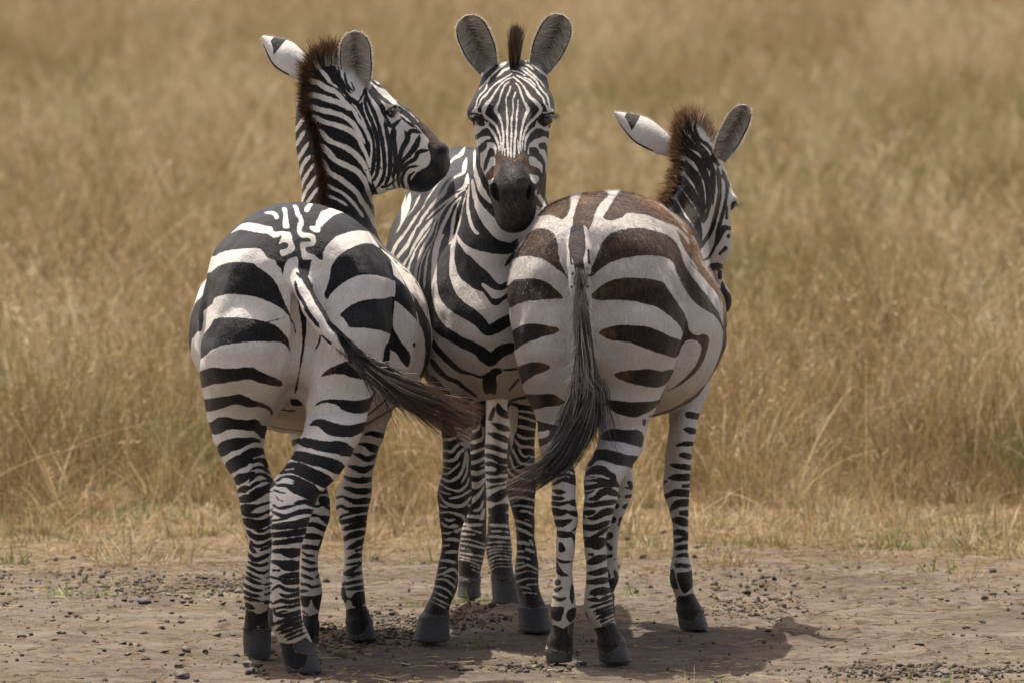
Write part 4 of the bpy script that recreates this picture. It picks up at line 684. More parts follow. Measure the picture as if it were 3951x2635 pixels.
 (('legRH',), -14, (1780, 1500, 2080, 2420), 1.2, [('L3', '''
#740,230 770,160 790,90 760,60 700,200; 820,30,14 850,110,35 960,180,30; 780,270,25 870,310,30 960,330,35; 740,390,30 850,430,30 960,480,30; 660,530,25 760,550,25 860,580,22 960,605,20; 660,640,25 760,660,25 860,710,30 960,710,30; 660,750,20 760,750,22 850,790,25 960,820,35; 670,850,20 780,865,20 850,830,30 950,840,25; 695,940,25 800,950,22 920,930,20; 705,1040,16 820,1010,12 930,990,10;
715,1170,35 820,1140,45 930,1070,40; 715,1290,16; 740,1320,45 850,1290,45 955,1260,30; 735,1430,40 850,1400,35 955,1370,14; 860,1440,20 955,1450,20; 730,1540,20 850,1530,18 960,1550,20'''), ('L4', '''
#1020,-30 1290,-30 1330,400 1330,720 1020,720 960,420; !1045,75,22 1150,80,20 1270,90,22; !1050,150,10 1160,150,10 1275,165,10; !1030,215,18 1150,220,16 1290,230,14; !1010,290,10 1150,280,10 1290,295,8; !990,350,10 1150,330,8 1310,340,8; !980,410,8 1100,370,8 1310,380,8; !975,460,8 1080,410,8 1200,400,6 1310,430,8; !990,520,8 1100,450,10 1200,445,8 1310,470,6; !1000,550,8 1100,500,10 1200,490,8 1310,500,6; !1020,590,8 1120,540,8 1310,540,6; !1040,630,6 1120,580,6 1300,580,5''')]),
]
MARKS_C = [
 (('rump', 'legLH', 'legRH', 'torso'), -14, (1930, 720, 2860, 1660), 1.4, [('Z6', '''
#555,60 640,50 700,80 650,140 620,200 600,260 570,320 560,380 555,430 500,440 485,380 485,300 490,220 510,150;
#250,200 330,130 400,90 475,80 470,160 450,210 420,232 380,215 340,205 300,210; #130,450 180,380 230,310 280,285 340,295 380,330 395,380 400,440 410,490 440,550 460,590 430,560 390,530 350,500 300,470 240,455 180,455 130,470;
#80,660 130,600 180,592 250,588 300,598 350,625 390,660 420,690 425,710 380,712 300,718 220,725 160,740 80,770; #90,940 150,885 200,865 260,862 330,873 390,885 400,905 370,925 310,940 250,960 190,985 140,1020 90,1060; #110,1150 180,1110 230,1095 290,1095 335,1110 345,1130 310,1150 260,1170 210,1200 175,1230 120,1230;
#180,1290 240,1287 310,1285 370,1285 400,1305 435,1330 400,1355 330,1362 270,1375 200,1375;
#670,220 700,170 740,100 800,30 880,20 960,60 1060,110 1140,200 1110,265 1030,245 950,210 880,198 820,195 780,220 720,238;
#1080,130 1160,200 1240,290 1310,380 1370,480 1410,590 1440,720 1450,900 1405,860 1395,780 1380,720 1340,660 1280,590 1220,530 1180,470 1150,400 1110,300; !1100,275,8 1150,320,9 1190,380,4; !1150,420,8 1200,480,6 1240,530,3; !1150,450,14 1190,520,22 1250,580,18 1310,650,14 1360,720,9 1390,800,6;
#590,580 600,520 630,450 660,380 700,330 760,300 830,285 900,283 960,295 1040,320 1100,360 1130,410 1160,500 1200,570 1240,620 1290,680 1330,740 1370,800 1410,930 1395,900 1350,820 1290,780 1230,740 1180,680 1140,610 1110,550 1090,490 1040,460 980,450 900,450 830,460 760,475 700,500 650,535 610,570;
#590,700 620,665 670,625 730,595 800,585 880,585 960,592 1030,610 1060,650 1100,710 1150,780 1180,850 1190,900 1230,930 1290,925 1310,960 1290,1050 1250,1130 1190,1190 1120,1240 1040,1270 1100,1240 1170,1180 1230,1110 1260,1040 1260,990 1220,960 1170,965 1150,990 1140,960 1150,920 1130,870 1090,830 1050,800 1000,765 920,740 830,722 740,718 650,722;
#645,915 690,885 760,872 850,872 940,880 1020,910 1080,940 1145,965 1140,1010 1110,1065 1060,1055 980,1030 900,1000 830,975 740,965 680,945; #735,1165 800,1145 880,1137 960,1135 1030,1145 1095,1135 1080,1180 1040,1230 990,1245 920,1238 840,1220 770,1195; #690,1320 760,1325 830,1333 900,1330 960,1330 1015,1320 980,1370 930,1400 860,1425 790,1415 740,1395 710,1370;
1405,830,8 1400,1000,12 1350,1150,14 1280,1250,12 1180,1330,10 1060,1390,8 950,1420,5'''), ('L5', '''
#20,60 150,90 280,120 370,155 330,250 250,300 160,360 100,395 20,400 20,300 150,280 215,240 222,200 200,180 150,195 20,190; 1370,70,22 1362,110,20''')]),
 (('legLH', 'legRH'), -14, (2030, 1640, 2600, 2600), 1.2, [('L5', '''
#20,60 150,90 280,120 370,155 330,250 250,300 160,360 100,395 20,400 20,300 150,280 215,240 222,200 200,180 150,195 20,190; 1370,70,22 1362,110,20; #90,500 180,480 300,440 420,430 450,560 350,600 200,620 130,600;
#850,240 900,190 1000,165 1150,180 1290,180 1350,230 1360,300 1330,385 1250,370 1150,340 1050,320 940,310 850,290; #770,430 850,412 950,420 1050,450 1150,480 1300,500 1260,580 1210,630 1120,618 1020,600 940,570 850,550 780,560 720,620 680,610 740,520;
#680,660 740,620 820,605 900,630 960,680 1020,720 1040,800 1080,860 1060,880 980,860 920,830 870,780 790,760 700,760 640,770 590,800 610,730; !630,760,10 720,735,12 830,735,14 940,770,10; 600,820,14 700,795,12 840,790,24 900,830,24; !640,805,8 720,820,10 830,830,10; 620,880,16 720,870,24 830,850,24 920,840,24 1000,860,14; 640,950,12 700,940,12 760,910,10;
700,1020,10 780,1000,26 860,930,36 950,925,36 1040,960,30; 610,1070,12 720,1090,24 840,1070,26 1030,1045,28; 640,1180,25 700,1180,28 770,1165,12; 690,1250,14 780,1240,26 880,1180,36 1000,1160,36; 600,1340,26 740,1365,30 860,1330,30 940,1290,14; 630,1485,8 740,1480,16 850,1420,20 930,1360,16; 630,1560,30 760,1540,45 900,1520,40;
380,640,12 480,660,12 540,700,10; 300,740,14 430,720,14 550,760,16; 270,840,16 380,780,20 500,800,30 570,830,20; 270,910,20 340,930,22 400,930,14; 240,990,14 330,1010,20 390,1005,12; 230,1060,16 330,1075,22 450,1055,12 520,1060,35 600,1065,38; 230,1140,30 300,1170,36 370,1180,30 440,1165,12; 450,1180,14 520,1190,25 595,1220,30; 270,1290,20 350,1310,36 430,1290,25 485,1270,14;
490,1400,10 550,1370,18; 310,1420,25 400,1450,32 480,1440,20 515,1480,20; 350,1560,20'''), ('L6', '''
#205,20 300,40 370,20 410,60 412,180 390,90 350,65 280,75 215,60; #235,130 280,140 310,210 270,245 225,220; 215,320,25 270,350,16 370,345,10; 215,400,30 240,470,25 300,500,16 340,510,8; 215,590,40; 200,680,30 260,650,14; 180,760,30 240,790,18 300,770,14; 385,620,10 380,740,20 385,800,22; #130,880 200,870 290,880 270,980 240,1040 150,1010; #340,910 440,880 440,960 370,1060 320,1000;
#150,1080 280,1120 390,1080 405,1300 380,1410 300,1420 260,1390 220,1430 130,1400 80,1280 120,1150; 520,70,14 600,65,8; 520,130,12 620,150,16 660,170,30 770,130,45; 580,265,16 620,265,20; 570,360,20 660,330,36 790,290,40; 570,480,20 660,480,26 800,430,36; 550,580,14 660,580,28 810,560,35; 590,720,12 680,700,36 820,680,40; 590,790,20 660,790,22 700,800,14 820,750,30;
600,880,12 700,850,14 850,800,14; 650,930,20 760,890,14 860,850,12; 660,960,16 760,930,12 870,890,10; 530,960,30 560,1020,22; 700,1000,20 800,960,18 870,930,12; 720,1050,16 860,990,12; 730,1090,8 870,1030,8; #640,1130 720,1110 860,1060 950,1140 1005,1230 990,1290 900,1370 820,1420 790,1420 750,1390 700,1410 660,1330 680,1230''')]),
 (('legLF',), -14, (2280, 1600, 2560, 2480), 1.2, [('L5', '''
1095,720,36; 1190,820,30 1210,870,25; 1140,880,10 1210,890,16; 1055,985,22; 1150,985,20 1205,980,22; 1030,1100,36; 1130,1110,30 1160,1090,25; 990,1265,42; 1080,1250,20 1060,1330,18; 925,1350,25; 950,1460,45 910,1480,40; 900,600,40 1100,600,30 1220,620,30; 850,450,40 1200,460,40; 800,1000,30 900,1000,30; 800,800,40 950,800,30'''), ('L6', '''780,120,14 830,190,30; 790,290,20 840,280,20; 880,320,10; 790,380,14; 790,450,20 810,520,24; 880,460,20 900,520,24; #800,560 850,540 940,520 935,600 890,680 830,680; #800,700 850,690 870,1200 790,1200''')]),
 (('legRF',), -14, (2520, 1560, 2780, 2500), 1.2, [('L5', '''
1900,0,40 2030,20,40; 1850,170,8 1930,190,30 2010,200,18; 1750,370,8 1850,350,22 1960,350,36; 1790,490,10 1860,490,30 1950,520,20; 1690,600,14 1780,620,26 1950,640,32; 1680,760,20 1780,755,34 1960,750,32; 1585,820,30 1640,800,14; 1840,860,25 1950,850,26; 1590,1010,30 1680,960,25 1780,940,36 1960,950,36; 1710,1130,30 1780,1070,36 1950,1060,32; 1680,1170,12;
1810,1185,30 1920,1190,45; 1720,1270,20 1800,1280,40 1920,1320,40; 1710,1430,25 1800,1420,30 1900,1460,30; 1710,1530,16 1800,1510,22 1900,1480,20'''), ('L6', '''
1560,110,16 1660,90,20 1750,70,20; 1580,200,16 1670,180,26 1755,170,24; 1590,290,12 1680,270,20 1760,280,20; 1600,350,10; 1580,380,14 1700,390,16 1770,400,12; 1600,410,12 1730,415,12; #1520,440 1570,450 1590,540 1620,640 1590,670 1530,640 1500,560; #1600,480 1700,470 1800,450 1815,570 1780,650 1700,720 1650,680 1620,600; #1610,760 1700,740 1800,720 1890,820 1930,910 1860,990 1800,1050 1740,1040 1700,990 1660,1050 1600,1000 1590,880''')]),
 (('neck', 'head'), -14, (2480, 440, 2860, 1240), 0.9, [('Z8', '''
570,350,10 620,420,20 680,470,22 720,540,22 745,620,16 750,700,10 740,800,6; 565,460,12 620,530,24 670,590,26 700,670,20 720,760,12 725,860,7; 545,545,12 590,620,24 640,690,26 690,780,18 715,880,10; 500,620,12 560,690,20 600,760,27 650,840,28 690,930,18 700,1040,9; 470,700,16 530,780,20 570,860,24 620,930,28 670,1010,22 695,1080,10; 430,770,12 500,820,10;
620,230,10 650,320,10 700,370,10 740,420,12 775,500,12 780,600,12 775,680,10 760,780,10 730,880,10; 650,180,8 670,280,9 705,335,10 760,380,10 792,440,8; 600,190,10 640,290,12 690,345,10; 590,220,8 600,300,12 630,360,20 690,400,14 730,440,20 755,520,14; 795,540,8 795,640,8 785,760,8; 820,540,14 830,640,12 825,740,12 800,850,12 770,950,12 720,1030,10 705,1060,6; 780,450,20 820,500,14;
850,540,8 880,630,10 875,720,8 855,820,10 820,940,10 800,1040,8 760,1120,8 725,1140,6; 845,570,6 870,600,10 895,640,8; 880,780,8 878,860,10; 890,930,22 860,930,20 830,980,16 800,1050,8; 890,980,14; 870,1060,16 830,1100,10; 750,1205,20 800,1185,20 850,1190,18; 835,1220,16 835,1260,14;
#850,1280 880,1340 930,1400 925,1450 870,1510 840,1440 830,1380 785,1290 800,1260 830,1330''')]),
 (('tail',), -14, (2180, 860, 2320, 1420), 1.2, [('Z6', '''515,280,75 512,400,52 518,470,34 530,560,28 540,700,22 550,900,22 560,1110,22; 470,440,6 478,500,7; 485,560,9; 480,640,9; 580,420,7 585,500,8; 585,570,9; 500,620,9; 575,640,8; 495,720,8''')]),
]

HORN = {
 'A': [('L2', '#100,1150 220,1165 300,1120 360,1150 440,1120 480,1450 100,1450; #845,1330 900,1380 990,1530 990,1600 560,1600 570,1500 640,1530 710,1540 800,1470; #1470,1060 1530,1260 1160,1260 1180,1165 1240,1185 1300,1200 1385,1160; #700,1240 860,1240 900,1200 930,1330 700,1330')],
 'B': [('L4', '#150,1190 350,1190 560,1235 600,1540 40,1540; #1350,1110 1560,1105 1760,1110 1800,1420 1350,1420; #640,740 760,740 850,760 940,830 950,1000 640,1000; #1020,790 1200,785 1350,775 1440,1060 1020,1060')],
 'C': [('L6', '#40,1400 200,1450 260,1410 320,1440 410,1410 420,1560 40,1560; #1000,1265 1130,1560 680,1560 690,1400 760,1440 830,1435 940,1350; #1925,925 2020,1180 1610,1180 1620,1030 1700,1060 1780,1060 1860,1000; #380,1060 560,1060 600,1200 380,1200')],
}
# ---------------------------------------------------------------- coat, hair, hoof and eye materials
def coat_material():
    m = N('zebra_coat')
    g = m.n('NewGeometry'); pos = g.outputs['Position']
    st = m.n('Attribute', attribute_name='stripe').outputs['Fac']
    wc = m.n('Attribute', attribute_name='wcol').outputs['Color']
    dc = m.n('Attribute', attribute_name='dcol').outputs['Color']
    hf = m.n('Attribute', attribute_name='horn').outputs['Fac']
    mp = m.n('Mapping', {'Vector': pos, 'Scale': (1, 1, 0.35)}).outputs[0]
    fur = m.noise(mp, 420, 3, 0.7)
    ragged = m.noise(mp, 190, 3, 0.6)
    lie = m.noise(m.n('Mapping', {'Vector': pos, 'Scale': (1, 1, 0.28)}).outputs[0], 105, 3, 0.6)
    wob = m.noise(pos, 55, 2, 0.5)
    e = m.math('ADD', m.math('MULTIPLY_ADD', ragged, 6.0, -3.0), m.math('MULTIPLY_ADD', wob, 7.0, -3.5))
    s = m.math('ADD', st, e)
    cov = m.n('MapRange', {'Value': s, 'From Min': -1.6, 'From Max': 1.6}, interpolation_type='SMOOTHSTEP').outputs[0]
    mott = m.noise(pos, 7, 4, 0.6)
    wv = m.mix(m.n('MapRange', {'Value': mott, 'From Min': 0.46, 'From Max': 0.78, 'To Max': 0.32}).outputs[0], wc, (0.56, 0.49, 0.41), 'MIX')
    fl = m.n('MapRange', {'Value': fur, 'From Min': 0.3, 'From Max': 0.7, 'To Min': 0.84, 'To Max': 1.10}).outputs[0]
    fl = m.math('MULTIPLY', fl, m.math('MULTIPLY_ADD', lie, 0.36, 0.82))
    wv = m.mix(1.0, wv, m.n('CombineColor', {0: fl, 1: fl, 2: fl}).outputs[0], 'MULTIPLY')
    fd = m.n('MapRange', {'Value': fur, 'From Min': 0.35, 'From Max': 0.75, 'To Min': 0.35, 'To Max': 2.2}).outputs[0]
    fd = m.math('MULTIPLY', fd, m.math('MULTIPLY_ADD', lie, 3.0, -0.5))
    dv = m.mix(1.0, dc, m.n('CombineColor', {0: fd, 1: fd, 2: fd}).outputs[0], 'MULTIPLY')
    col = m.mix(cov, wv, dv)
    hn = m.noise(m.n('Mapping', {'Vector': pos, 'Scale': (1, 1, 4)}).outputs[0], 60, 4)
    horn = m.mix(hn, (0.035, 0.034, 0.034), (0.10, 0.092, 0.088))
    col = m.mix(hf, col, horn)
    bmp = m.n('Bump', {'Height': fur, 'Strength': 0.9, 'Distance': 0.006})
    lb = m.n('Bump', {'Height': lie, 'Strength': 0.55, 'Distance': 0.008, 'Normal': bmp.outputs[0]})
    big = m.n('Bump', {'Height': m.noise(pos, 22, 3, 0.5), 'Strength': 0.5, 'Distance': 0.012, 'Normal': lb.outputs[0]})
    rough = m.math('MULTIPLY_ADD', cov, -0.17, 0.64)
    b = m.n('BsdfPrincipled', {'Base Color': col, 'Roughness': rough, 'Normal': big.outputs[0], 'Specular IOR Level': m.math('MULTIPLY_ADD', fur, 0.5, -0.02), 'Sheen Weight': 0.03, 'Sheen Roughness': 0.4})
    b.inputs['Sheen Tint'].default_value = (0.9, 0.9, 1, 1)
    return m.out(b.outputs[0])

def hair_material(name, rough=0.45):
    m = N(name)
    c = m.n('Attribute', attribute_name='hcol').outputs['Color']
    b = m.n('BsdfPrincipled', {'Base Color': c, 'Roughness': rough, 'Specular IOR Level': 0.45})
    t = m.n('BsdfTranslucent', {'Color': c})
    x = m.n('MixShader', {0: 0.25, 1: b.outputs[0], 2: t.outputs[0]})
    return m.out(x.outputs[0])

def eye_material():
    m = N('dark_eye')
    return m.out(m.n('BsdfPrincipled', {'Base Color': (0.012, 0.008, 0.006, 1), 'Roughness': 0.06, 'Coat Weight': 0.6, 'Coat Roughness': 0.03}).outputs[0])

COAT = coat_material(); HAIR = hair_material('mane_and_tail_hair'); EYE = eye_material()
rng = np.random.default_rng(7)

def unit(v):
    v = np.asarray(v, float); return v / np.maximum(np.linalg.norm(v, axis=-1, keepdims=True), 1e-9)

def ribbons(paths, width, cols):
    """paths (n,m,3) hair centre lines; width (n,) half width at the root; cols (n,m,3). Returns vertices, quads, colours"""
    n, m, _ = paths.shape
    d = unit(paths[:, -1] - paths[:, 0])
    r = unit(np.cross(d, rng.normal(size=(n, 3))))
    taper = np.sqrt(np.clip(1.02 - np.linspace(0, 1, m) ** 2, 0, 1))[None, :, None]
    off = r[:, None, :] * np.asarray(width)[:, None, None] * taper
    v = np.stack([paths - off, paths + off], 2).reshape(-1, 3)
    base = (np.arange(n) * 2 * m)[:, None] + 2 * np.arange(m - 1)[None, :]
    q = np.stack([base, base + 1, base + 3, base + 2], -1).reshape(-1, 4)
    c = np.repeat(cols, 2, axis=1).reshape(-1, 3) if False else np.stack([cols, cols], 2).reshape(-1, 3)
    return v, q, c

def hair_object(name, parent, parts):
    vs, qs, cs, k = [], [], [], 0
    for v, q, c in parts:
        vs.append(v); qs.append(q + k); cs.append(c); k += len(v)
    me = np_mesh(name, np.concatenate(vs), [np.concatenate(qs)], HAIR, cols={'hcol': np.concatenate(cs)})
    return link(name, me, parent)

def label_vertices(co, prims):
    best = np.full(len(co), 9.0); lab = np.zeros(len(co), int); names = []
    for p in prims:
        if p.part not in names: names.append(p.part)
        if getattr(p, 'sub', False): continue
        k = np.where(((co > p.lo - 0.05) & (co < p.hi + 0.05)).all(1))[0]
        if not len(k): continue
        d = p(co[k, 0], co[k, 1], co[k, 2])
        if p.part == 'hoof': d = d - 0.004
        if p.part == 'head': d = d - 0.003
        b = d < best[k]; best[k[b]] = d[b]; lab[k[b]] = names.index(p.part)
    return lab, names

def leaf(base, tip, half, open_dir, depth=0.75, bulge=0.0, notch=False):
    """an ear: cupped leaf with real thickness -> verts, quads, (a, b, inner) per vertex"""
    base = np.asarray(base); tip = np.asarray(tip)
    ax = tip - base; L = np.linalg.norm(ax); ax = ax / L
    op = np.asarray(open_dir, float); op = unit(op - ax * (op @ ax)); side = np.cross(ax, op)
    na, nb = 25, 36
    a = np.linspace(-1, 1, na)[None, :]; b = np.linspace(0, 1, nb)[:, None]
    w = half * (0.60 + 0.40 * np.sin(np.pi / 2 * np.clip(b / 0.50, 0, 1)) ** 1.2)
    w = w * (np.sqrt(np.clip(1 - np.clip((b - 0.60) / 0.40, 0, 1) ** 2.3, 0.0, 1)) if not notch else np.clip(1 - np.clip((b - 0.5) / 0.5, 0, 1) ** 1.5, 0, 1)) + 0.0015
    phi = (1.25 - 0.45 * b) * depth
    x = w * np.sin(a * phi) / np.sin(phi) + bulge * half * np.sin(np.pi * b)
    z = -w * (np.cos(a * phi) - np.cos(phi)) / np.sin(phi) * 1.1
    P = base + ax * (b * L)[..., None] + side * x[..., None] + op * z[..., None]
    th = 0.0045 * (1 - 0.75 * np.abs(a) ** 3) + 0 * b
    nrm = unit(-op[None, None] * np.cos(a * phi)[..., None] + side * np.sin(a * phi)[..., None])
    Q = P + nrm * th[..., None]
    v = np.concatenate([P.reshape(-1, 3), Q.reshape(-1, 3)])
    i = np.arange(nb - 1)[:, None] * na + np.arange(na - 1)[None, :]
    inner = np.stack([i, i + 1, i + 1 + na, i + na], -1).reshape(-1, 4)
    k = na * nb; outer = inner[:, ::-1] + k
    e = [np.stack([np.arange(nb - 1) * na + c, np.arange(1, nb) * na + c, np.arange(1, nb) * na + c + k, np.arange(nb - 1) * na + c + k], 1) for c in (0, na - 1)]
    e[0] = e[0][:, ::1]; e[1] = e[1][:, ::-1]
    t = (nb - 1) * na + np.arange(na - 1); e.append(np.stack([t, t + 1, t + 1 + k, t + k], 1))
    A = np.broadcast_to(a, (nb, na)).ravel(); B = np.broadcast_to(b, (nb, na)).ravel()
    info = dict(a=np.tile(A, 2), b=np.tile(B, 2), inner=np.repeat([1, 0], k), P=P, side=side, ax=ax, op=op, L=L, half=half, sgn=1.0 if side[2] > 0 else -1.0)
    return v, np.concatenate([inner, outer] + e), info

def soft(x, a, b):
    t = np.clip((x - a) / (b - a), 0, 1); return (t * t * (3 - 2 * t))[..., None]

def mixc(a, b, t): return np.asarray(a) * (1 - t) + np.asarray(b) * t

def build_zebra(key, label, prims, marks, white, dark, brown, fine, finer, ears, tan=None):
    co, quad = solidify(prims)
    r_ = np.random.default_rng(ord(key)); nn0 = vnormals(co, quad); bump = np.zeros(len(co))
    for fr, am in ((9, .0016), (14, .0013), (22, .0009), (34, .0006), (55, .0004)):
        for _ in range(5): bump += am * np.sin(co @ (unit(r_.normal(size=3)) * fr * 2) + r_.uniform(0, 6.3))
    bump *= np.clip((co[:, 2] - 0.1) / 0.3, 0.3, 1)
    co = co + nn0 * bump[:, None]
    tri = np.zeros((0, 3), np.int32)
    lab, names = label_vertices(co, prims)
    for level, parts in enumerate((fine, finer)):
        if not parts: continue
        nrm = vnormals(co, quad)
        ok = np.isin(lab, [names.index(p) for p in parts if p in names]) & (nrm[:, 1] < 0.35)
        if level == 1: ok &= nrm[:, 1] < -0.05
        co, quad, t2 = refine(co, quad, ok)
        tri = np.concatenate([tri, t2])
        lab, names = label_vertices(co, prims)
    uv = bearing(co)
    stripe = np.full(len(co), -14.0)
    nrm = vnormals(co, quad)
    for parts, base, box, res, texts in marks:
        ch = Chart(base, box, res, 1.3 if parts == ('neck', 'head') else (1.32 if parts[0].startswith('leg') else 1.0))
        for Z, t in texts: ch.draw(Z, t)
        k = np.where(np.isin(lab, [names.index(p) for p in parts if p in names]))[0]
        k = k[(uv[k, 0] > box[0] - 60) & (uv[k, 1] > box[1] - (400 if 'torso' in parts or 'neck' in parts else 0))]
        stripe[k] = ch.sample(uv[k])
    # the flanks, out of the photograph's sight: upright bands along the barrel
    ti = names.index('torso')
    fl = (lab == ti) & (np.abs(nrm[:, 0]) > 0.5) & (nrm[:, 1] > (0.02 if key == 'B' else -0.06))
    zz = co[:, 2]; ph = (co[:, 1] + 0.25 * (zz - 1) * (1 if key == 'B' else -1)) / 0.115
    stripe[fl] = (9 * np.sin(2 * np.pi * ph + 1.2 * np.sin(zz * 9)) - 2 - 16 * np.clip(0.78 - zz, 0, 0.2) * 5)[fl]
    hl = lab == names.index('hoof')
    lg = hl | np.isin(lab, [i for i, n_ in enumerate(names) if n_.startswith('leg')])
    ch = Chart(-14, (bearing(co[lg])[:, 0].min() - 5, 2180, bearing(co[lg])[:, 0].max() + 5, 2640), 1.4)
    for Z, t in HORN[key]: ch.draw(Z, t)
    hs_ = np.where(lg & (uv[:, 1] > 2185), ch.sample(uv), -14)
    horn = np.clip(hs_ / 2 + 0.5, 0, 1)
    stripe[hl] = 14
    cor = np.clip(1 - np.abs(hs_ + 5) / 5, 0, 1)[:, None]
    W = np.broadcast_to(white, (len(co), 3)).copy(); D = np.broadcast_to(dark, (len(co), 3)).copy()
    isleg = np.isin(lab, [i for i, n_ in enumerate(names) if n_.startswith('leg')])
    low = soft(-zz, -0.45, -0.05) * isleg[:, None]
    W = mixc(W, np.array((0.50, 0.43, 0.345)), low * 0.85); D = mixc(D, np.array((0.018, 0.012, 0.009)), low)
    D = mixc(D, np.array((0.16, 0.115, 0.075)), cor * 0.8)
    bl = ((lab == ti)[:, None]) * soft(-zz, -0.78, -0.60); W = mixc(W, np.array((0.50, 0.40, 0.28)), bl * 0.8)
    if brown is not None:
        for (parts, Z, text, colr, wide) in brown:
            ch = Chart(-14, (uv[:, 0].min() - 5, uv[:, 1].min() - 5, uv[:, 0].max() + 5, uv[:, 1].max() + 5), 2.5)
            ch.draw(Z, text)
            s = ch.sample(uv); k = np.isin(lab, [names.index(p) for p in parts if p in names])
            t = (np.clip((s + wide) / (2 * wide), 0, 1) * k)[:, None]
            D = mixc(D, np.array(colr), t)
    vs = [co]; qs = [quad]; st = [stripe]; ws = [W]; ds = [D]; hs = [horn]; n0 = len(co)
    earhair = []
    for (b, t, half, op, kind) in ears:
        v, q, f = leaf(b, t, half, op, depth=0.95, notch=kind == 'back')
        a, bb, inn = np.abs(f['a']), f['b'], f['inner'][:, None]
        inside = mixc(np.array((0.06, 0.048, 0.04)), np.array((0.74, 0.67, 0.58)), soft(a + 0.5 * np.clip(0.4 - bb, 0, 1), 0.12, 0.75))
        inside = mixc(np.array(white) * 0.62, inside, soft(bb, 0.10, 0.42))
        outside = np.broadcast_to(np.array(white), inside.shape)
        w_ = inside * inn + outside * (1 - inn)
        w_ = mixc(w_, np.array(white), soft(bb, 0.94, 0.985))
        s_ = np.where((bb < 0.9) & (bb > 0.2), np.clip((a - 0.90) * 120, -14, 6), -14.0)
        s_ = np.where((f['inner'] == 0) & (bb > 0.64) & (bb < 0.84) & (f['a'] * f['sgn'] > -0.1 - 3 * (0.84 - bb)), 8.0, s_) if kind == 'back' else s_
        vs.append(v); qs.append(q + n0); n0 += len(v); st.append(s_); ws.append(w_); ds.append(np.broadcast_to(np.array(dark) * 1.3, w_.shape)); hs.append(np.zeros(len(v)))
        Pq = f['P']; n = 700; bi = rng.integers(3, 35, n); ai = rng.choice([0, 24], n); sg = np.where(ai == 0, -1, 1)[:, None]
        r0 = Pq[bi, ai] + rng.normal(size=(n, 3)) * 0.001; tt = np.linspace(0, 1, 3); l = rng.uniform(0.003, 0.010, n)
        d = unit(sg * f['side'] + f['ax'] * rng.uniform(0.2, 1.4, (n, 1)) + rng.normal(size=(n, 3)) * 0.35)
        earhair.append(ribbons(r0[:, None] + d[:, None] * (l[:, None] * tt)[..., None], np.full(n, 0.0004), np.repeat((np.array((0.72, 0.66, 0.58)) * rng.uniform(0.5, 1.1, (n, 1)))[:, None], 3, 1)))
        if kind != 'back':
            P = f['P']; n = 1300
            bi = rng.uniform(2, 32, n).astype(int); sg = rng.choice([-1, 1], n)
            ai = np.where(sg < 0, rng.integers(1, 9, n), rng.integers(16, 24, n))
            r0 = P[bi, ai] + f['op'] * 0.001
            l = rng.uniform(0.3, 0.75, n) * f['half']
            d = unit(-sg[:, None] * f['side'] * 1.0 + f['ax'] * rng.uniform(-0.1, 0.9, (n, 1)) + f['op'] * rng.uniform(0.1, 0.6, (n, 1)))
            tt = np.linspace(0, 1, 4)
            path = r0[:, None] + d[:, None] * (l[:, None] * tt)[..., None] + (f['ax'] * 0.25 - f['op'] * 0.1)[None, None] * ((l[:, None] * tt ** 2))[..., None]
            c = np.array((0.78, 0.71, 0.61)) * rng.uniform(0.25, 1.1, (n, 1)); c = np.repeat(c[:, None], 4, 1)
            earhair.append(ribbons(path, rng.uniform(0.0003, 0.0006, n), c))
    me = np_mesh('zebra', np.concatenate(vs), [np.concatenate(qs), tri], COAT,
                 attrs={'stripe': np.concatenate(st), 'horn': np.concatenate(hs)}, cols={'wcol': np.concatenate(ws), 'dcol': np.concatenate(ds)})
    o = link('zebra', me)
    tag(o, label, 'zebra', 'zebras standing together on the bare track')
    if earhair: hair_object('ear_hair', o, earhair)
    print('zebra', key, len(me.vertices), round(time.time() - T0, 1))
    return o, dict(co=co, nrm=nrm, lab=lab, names=names, stripe=stripe, uv=uv, W=W, D=D)

def snap_tree(info, parts):
    from mathutils import kdtree
    k = np.where(np.isin(info['lab'], [info['names'].index(p) for p in parts]))[0][::3]
    t = kdtree.KDTree(len(k))
    for i in k: t.insert(info['co'][i], int(i))
    t.balance(); return t

